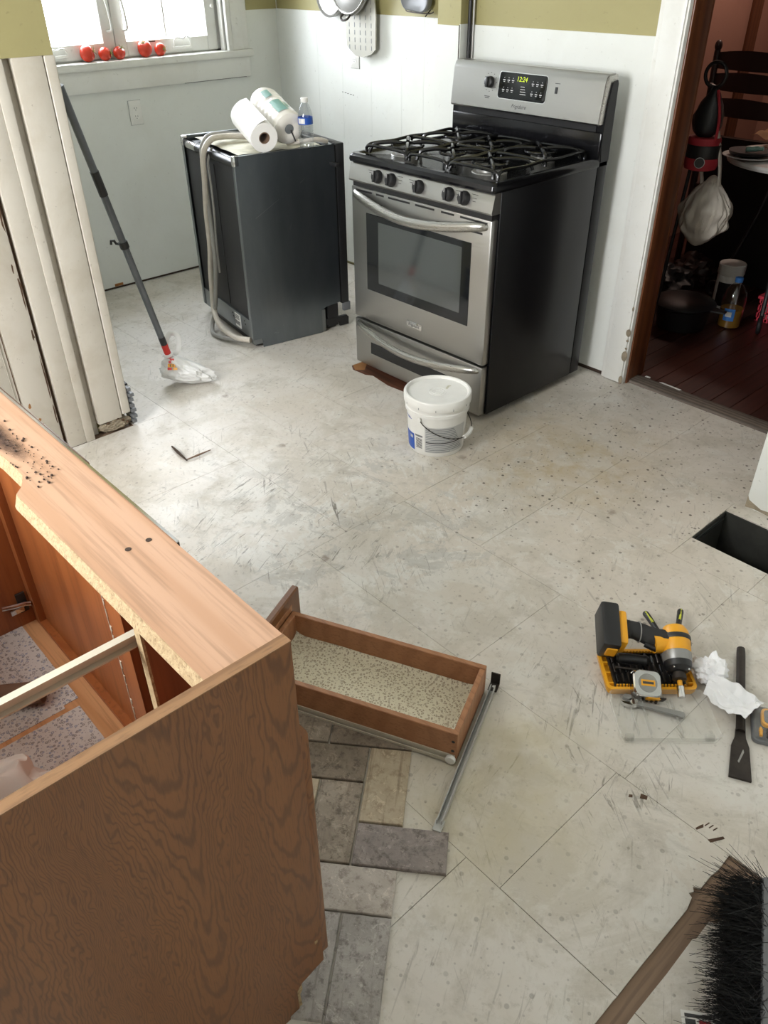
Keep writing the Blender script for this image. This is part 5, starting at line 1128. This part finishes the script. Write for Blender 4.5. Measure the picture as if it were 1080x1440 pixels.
l4 = thing('grey_pan', 'dark grey pan in a wire rack hanging beside the chase', 'pan', (-.50, YL-.06, 1.32))
LM4 = frame((-.535, YL-.055, 1.40), V(1, 0, -.1).normalized(), V(.1, 0, 1).normalized(), (0, -1, 0))
B().loft([rrect(-.10, .075, -.068, .2, -.03, .045, 6), rrect(-.105, .08, -.072, .2, .0, .048, 6), rrect(-.10, .075, -.067, .195, .004, .046, 6), rrect(-.085, .06, -.05, .18, -.006, .04, 6)], m=LM4).build('pan_body', 'broomgrey', l4)
B().tube(spline([(-.66, YL-.02, 1.40), (-.645, YL-.02, 1.335), (-.60, YL-.025, 1.325), (-.48, YL-.03, 1.322), (-.455, YL-.02, 1.33)], 4), .0025, 6).tube([(-.60, YL-.025, 1.325), (-.615, YL-.02, 1.40)], .0025, 6).cyl((-.50, YL-.03, 1.31), (-.50, YL+.002, 1.335), .0025, n=6).build('wire_rack', 'darksteel', l4)

# ------------------------------------------------------------------ things in the dark far room
# ladder-back chair
cx0, cx1, cy = .20, .62, 2.42
chair = thing('ladder_back_chair', 'dark wooden ladder back chair standing in the dim far room', 'chair', ((cx0+cx1)/2, cy+.2, .004))
for x in (cx0, cx1):
    B().tube([(x, cy, .004), (x, cy+.01, .45), (x, cy-.02, 1.12)], [.018, .02, .016], 10).sphere((x, cy-.02, 1.14), .02, 10, 8, (1, 1, 1.4)).build('back_post', 'darkwood', chair)
    B().cyl((x, cy+.40, .004), (x, cy+.40, .45), .018, n=10).build('leg', 'darkwood', chair)
for z in (1.07, .97, .85):
    B().grid(lambda u, v: V(cx0+(cx1-cx0)*u, cy-.012-.03*math.sin(math.pi*u), z-.035+.075*v+.018*math.sin(math.pi*u)*v), 12, 1).build('back_slat', 'darkwood', chair)
B().box(cx0-.01, cx1+.01, cy, cy+.42, .43, .455, .008).build('seat', 'darkwood', chair)
for z in (.2, .32):
    for x in (cx0, cx1): B().cyl((x, cy+.01, z), (x, cy+.40, z), .010, n=8).build('stretcher', 'darkwood', chair)
# bag of black and red fabric hanging from the chair
hx0, hy0 = .835, 1.20
hng = thing('plant_stand', 'black wrought iron stand with scroll foot and ring top', 'stand', (hx0, hy0, .004))
B().tube([V(hx0+.006+.044*math.cos(i*math.pi/14), hy0, 1.150+.044*math.sin(i*math.pi/14)) for i in range(28)], .0075, 8, closed=True).build('ring', 'blackfab', hng)
B().cyl((hx0-.10, hy0+.06, .004), (hx0-.02, hy0+.03, 1.115), .008, n=8).build('rod', 'blackp', hng)
B().cyl((hx0+.006, hy0, 1.115), (hx0+.0, hy0, 1.09), .008, n=8).build('ring_stem', 'blackp', hng)
hb2 = thing('insulated_bag', 'black and red cylindrical fabric bag hanging in the doorway', 'bag', (hx0, hy0, .80))
B().lathe([(.045, 0), (.064, .006), (.068, .02), (.068, .05)], 24, (.853, hy0, .800)).build('bag_base', 'crimson', hb2)
B().lathe([(.067, .05), (.0685, .055), (.0675, .098), (.066, .10)], 24, (.853, hy0, .800)).build('bag_band', 'blackfab', hb2); B().lathe([(.066, .10), (.066, .118), (.062, .126)], 24, (.850, hy0, .800)).build('bag_trim', 'crimson', hb2)
def coneF(v):
    t = (v.z+1)/2; w = .064*(1-t)**.55+.012
    return V(.846-.010*t+.02*t*t+v.x*w*(1+.15*noise.noise(v*3)), hy0+v.y*w, .92+.19*t)
B().ico(coneF, 4).build('bag_top', 'blackp', hb2)
B().tube(spline([(.875, hy0-.02, 1.10), (.905, hy0-.03, 1.02), (.912, hy0-.03, .95), (.905, hy0-.02, .90)], 5), .006, 6).build('bag_strap', 'crimson', hb2)
B().lathe([(.020, 0), (.021, .001), (.020, .002)], 20, (.880, hy0-.064, .838), (.42, -.9, 0)).build('bag_badge', 'printw', hb2); B().lathe([(.0185, .001), (.0185, .0028)], 20, (.880, hy0-.064, .838), (.42, -.9, 0)).build('badge_face', 'blackp', hb2)
def pbag(v):
    t = (v.z+1)/2; w = (.115*math.sin(math.pi*min(1, .16+t*.80))**.7) if t < .9 else .05
    n = 1+.22*noise.noise(v*2.2+V(1, 4, 2))+.10*noise.noise(v*V(7, 7, 1))
    return V(.885+.02*(t-.5)+v.x*w*n, 1.26+v.y*w*.7*n, .475+.30*t)
pbg = thing('grocery_bag', 'grey white plastic grocery bag hanging full below the red bag', 'bag', (.885, 1.26, .475))
B().ico(pbag, 5).build('bag_body', 'baggrey', pbg, 25)
B().tube(spline([(.85, 1.25, .74), (.84, 1.22, .84), (.82, 1.2, .93)], 4), .012, 8, flat=.4).tube(spline([(.93, 1.25, .74), (.925, 1.22, .84), (.90, 1.2, .95)], 4), .012, 8, flat=.4).build('bag_handle', 'baggrey', pbg)
# floor clutter
pot = thing('roasting_pan', 'large black pan with raised lid on the red floorboards', 'pan', (.765, 1.50, .004))
B().lathe([(.10, 0), (.115, .004), (.135, .11), (.15, .118), (.15, .124), (.13, .124)], 32, (.765, 1.50, .004)).build('pan_body', 'blackp', pot); B().lathe([(.15, .124), (.14, .134), (.08, .15), (.0, .156)], 32, (.765, 1.50, .004)).build('pan_lid', 'blackp', pot)
B().prism([(.145, -.03), (.21, -.015), (.21, .015), (.145, .03)], .116, .124, m=TR(.765, 1.50, .004) @ RZ(.05)).build('pan_handle', 'blackp', pot)
ol = thing('oil_jug', 'clear plastic jug half full of yellow cooking oil with blue cap', 'bottle', (.935, 1.665, .004))
B().lathe([(.044, 0), (.054, .008), (.056, .08), (.057, .14), (.050, .18), (.028, .21), (.016, .22), (.016, .232)], 28, (.935, 1.665, .004)).build('jug_body', 'clearbottle', ol)
B().lathe([(.042, .003), (.052, .009), (.0538, .07), (.0545, .095)], 28, (.935, 1.665, .004)).build('oil_fill', 'oil', ol)
B().lathe([(.019, .226), (.019, .246), (.016, .248)], 16, (.935, 1.665, .004)).build('jug_cap', 'blue', ol)
B().grid(lambda u, v: V(.935+.0578*math.cos(-1.75+.9*u), 1.665+.0578*math.sin(-1.75+.9*u), .05+.06*v), 8, 2).build('jug_label', 'blue', ol); B().grid(lambda u, v: V(.935+.0585*math.cos(-1.6+.5*u), 1.665+.0585*math.sin(-1.6+.5*u), .07+.025*v), 8, 2).build('label_print', 'wplastic', ol)
wc = thing('white_tub', 'white plastic tub with screw lid behind the oil jug', 'container', (.80, 1.86, .004))
B().lathe([(.055, 0), (.062, .005), (.062, .19), (.058, .20)], 28, (.80, 1.86, .004)).build('tub_body', 'wplastic', wc); B().lathe([(.064, .19), (.066, .195), (.066, .24), (.062, .245)], 28, (.80, 1.86, .004)).build('tub_lid', 'pail', wc)
B().grid(lambda u, v: V(.80+.063*math.cos(-2.0+1.9*u), 1.86+.063*math.sin(-2.0+1.9*u), .04+.12*v), 10, 2).build('tub_label', 'blackp', wc)
bsk = thing('pink_basket', 'pink plastic basket with slotted sides beside the oil jug', 'basket', (1.085, 1.92, .004))
BX0, BX1, BY0, BY1, BH = .985, 1.19, 1.84, 2.0, .13
bb = B(); bb.box(BX0, BX1, BY0, BY1, .004, .010).box(BX0-.006, BX1+.006, BY0-.006, BY0+.002, BH-.014, BH).box(BX0-.006, BX1+.006, BY1-.002, BY1+.006, BH-.014, BH).box(BX0-.006, BX0+.002, BY0, BY1, BH-.014, BH).box(BX1-.002, BX1+.006, BY0, BY1, BH-.014, BH)
for z in (.01, .045, .085):
    bb.box(BX0, BX1, BY0, BY0+.003, z, z+.010).box(BX0, BX0+.003, BY0, BY1, z, z+.010).box(BX1-.003, BX1, BY0, BY1, z, z+.010).box(BX0, BX1, BY1-.003, BY1, z, z+.010)
for k in range(12):
    x_ = BX0+(BX1-BX0)*k/12; bb.box(x_, x_+.010, BY0, BY0+.003, .005, BH-.01).box(x_, x_+.010, BY1-.003, BY1, .005, BH-.01)
    y_ = BY0+(BY1-BY0)*k/12; bb.box(BX0, BX0+.003, y_, y_+.008, .005, BH-.01).box(BX1-.003, BX1, y_, y_+.008, .005, BH-.01)
bb.build('basket_shell', 'pink', bsk, 0)
sp = thing('spray_can', 'white and silver spray can standing in the pink basket', 'can', (1.02, 1.90, .012))
B().lathe([(.026, 0), (.028, .004), (.028, .135), (.022, .152), (.012, .158)], 20, (1.02, 1.90, .012)).build('can_body', 'wplastic', sp); B().lathe([(.012, .158), (.014, .160), (.014, .170), (.007, .172), (.007, .188), (.005, .19)], 16, (1.02, 1.90, .012)).build('can_nozzle', 'chrome', sp)
sp2 = thing('spray_bottle', 'black spray bottle with pale trigger in the pink basket', 'bottle', (1.10, 1.94, .012))
B().lathe([(.03, 0), (.034, .005), (.034, .13), (.016, .175), (.014, .185)], 20, (1.10, 1.94, .012)).build('bottle_body', 'blackp', sp2); B().box(1.075, 1.125, 1.925, 1.955, .197, .222, .005).box(1.072, 1.082, 1.932, 1.948, .165, .20, .003).build('trigger_head', 'wplastic', sp2)
# table with clutter
tb = thing('side_table', 'small round topped table with wrought iron scroll legs in the far room', 'table', (.96, 1.95, .004))
B().lathe([(.30, .725), (.325, .730), (.33, .742), (.325, .752), (.30, .755)], 40, (.96, 1.95, .004)).build('table_top', 'wplastic', tb)
for a in (-1.15, .9, 3.0):
    d = V(math.cos(a), math.sin(a), 0); o = V(.96, 1.95, .004)
    pts = [o+d*.10+V(0, 0, .72), o+d*.14+V(0, 0, .5), o+d*.22+V(0, 0, .25), o+d*.28+V(0, 0, .09)]+[o+d*(.30+.035*math.cos(2.6-t*.9))+V(0, 0, .045+.035*math.sin(2.6-t*.9)*1.0) for t in range(1, 9)]
    B().tube(spline(pts, 4), .011, 8).build('leg', 'blackp', tb)
pap = thing('paper_sheets', 'crumpled brown kraft paper lying on the cluttered table', 'paper', (.86, 2.08, .76))
B().grid(lambda u, v: V(.69+.22*u, 1.95+.2*v, .82+.04*math.sin(u*5)*v+.02*noise.noise(V(u*4, v*4, 0))), 14, 10).build('sheet', 'kraft', pap)
pl2 = thing('white_plate', 'dark pan resting in a white plate on the table edge', 'plate', (.80, 1.75, .759))
B().lathe([(.05, 0), (.07, .002), (.12, .014), (.118, .017), (.07, .006), (.0, .005)], 32, (.80, 1.75, .760)).build('plate', 'wplastic', pl2); B().lathe([(.06, .01), (.09, .02), (.095, .035), (.05, .032)], 24, (.80, 1.75, .760)).build('pan', 'blackp', pl2)
tag(B().lathe([(.010, 0), (.012, .002), (.012, .05), (.009, .055), (.009, .075)], 14, (.80, 1.70, .805), (.8, .3, .1)).build('teal_tube', 'teal'), 'small teal and white tube lying on the table plate', 'tube')
lam = thing('table_lamp', 'lamp with pale speckled pierced shade standing on the far table', 'lamp', (.99, 1.82, .759))
B().lathe([(.06, 0), (.06, .012), (.015, .02), (.012, .16), (.02, .18)], 20, (.99, 1.82, .760)).build('lamp_base', 'darkwood', lam); B().lathe([(.085, .17), (.062, .30), (.060, .30), (.083, .17)], 32, (.99, 1.82, .760), cap0=False, cap1=False).build('lamp_shade', 'lampshade', lam)
for i, (x, y, z, s) in enumerate(((.50, 1.80, .004, .12), (.47, 2.12, .004, .11))):
    tag(B().ico(crumple((x, y, s*.7), (s, s, s*.75), 4.4+i, .35), 4).build('stuffed_sack', ('blackfab', 'darkwood', 'crimson')[i], None, 30), ('black stuffed sack on the floor behind the roasting pan', 'dark brown stuffed sack on the floor behind the white tub', 'dark red stuffed sack on the floor behind the pink basket')[i], 'sack')
dd2 = struct(B().box(1.05, 1.15, 3.70, 3.72, 0, 2.1).box(1.95, 2.05, 3.70, 3.72, 0, 2.1).build('trim_4', 'jamb'))

bx_ = B(); 
def cloth(z, k):
    pts = []
    for p in rrect(.30, 1.22, 2.295, 2.355, z, .02, 5): pts.append(p)
    return [V(p.x+.010*k*math.sin(i*2.1), p.y+.006*k*math.sin(i*1.3), z) for i, p in enumerate(pts)]
tag(bx_.loft([cloth(.006, 1.0), cloth(.25, .8), cloth(.5, .5), cloth(.70, .2), [V((p.x-.76)*.96+.76, (p.y-2.325)*.8+2.325, .73) for p in cloth(.73, .0)]]).build('black_filler_box', 'blackfab', None, 50), 'added black cloth covered box darkening the space behind the round table', 'box')  # narrow black box added to darken the view behind the table
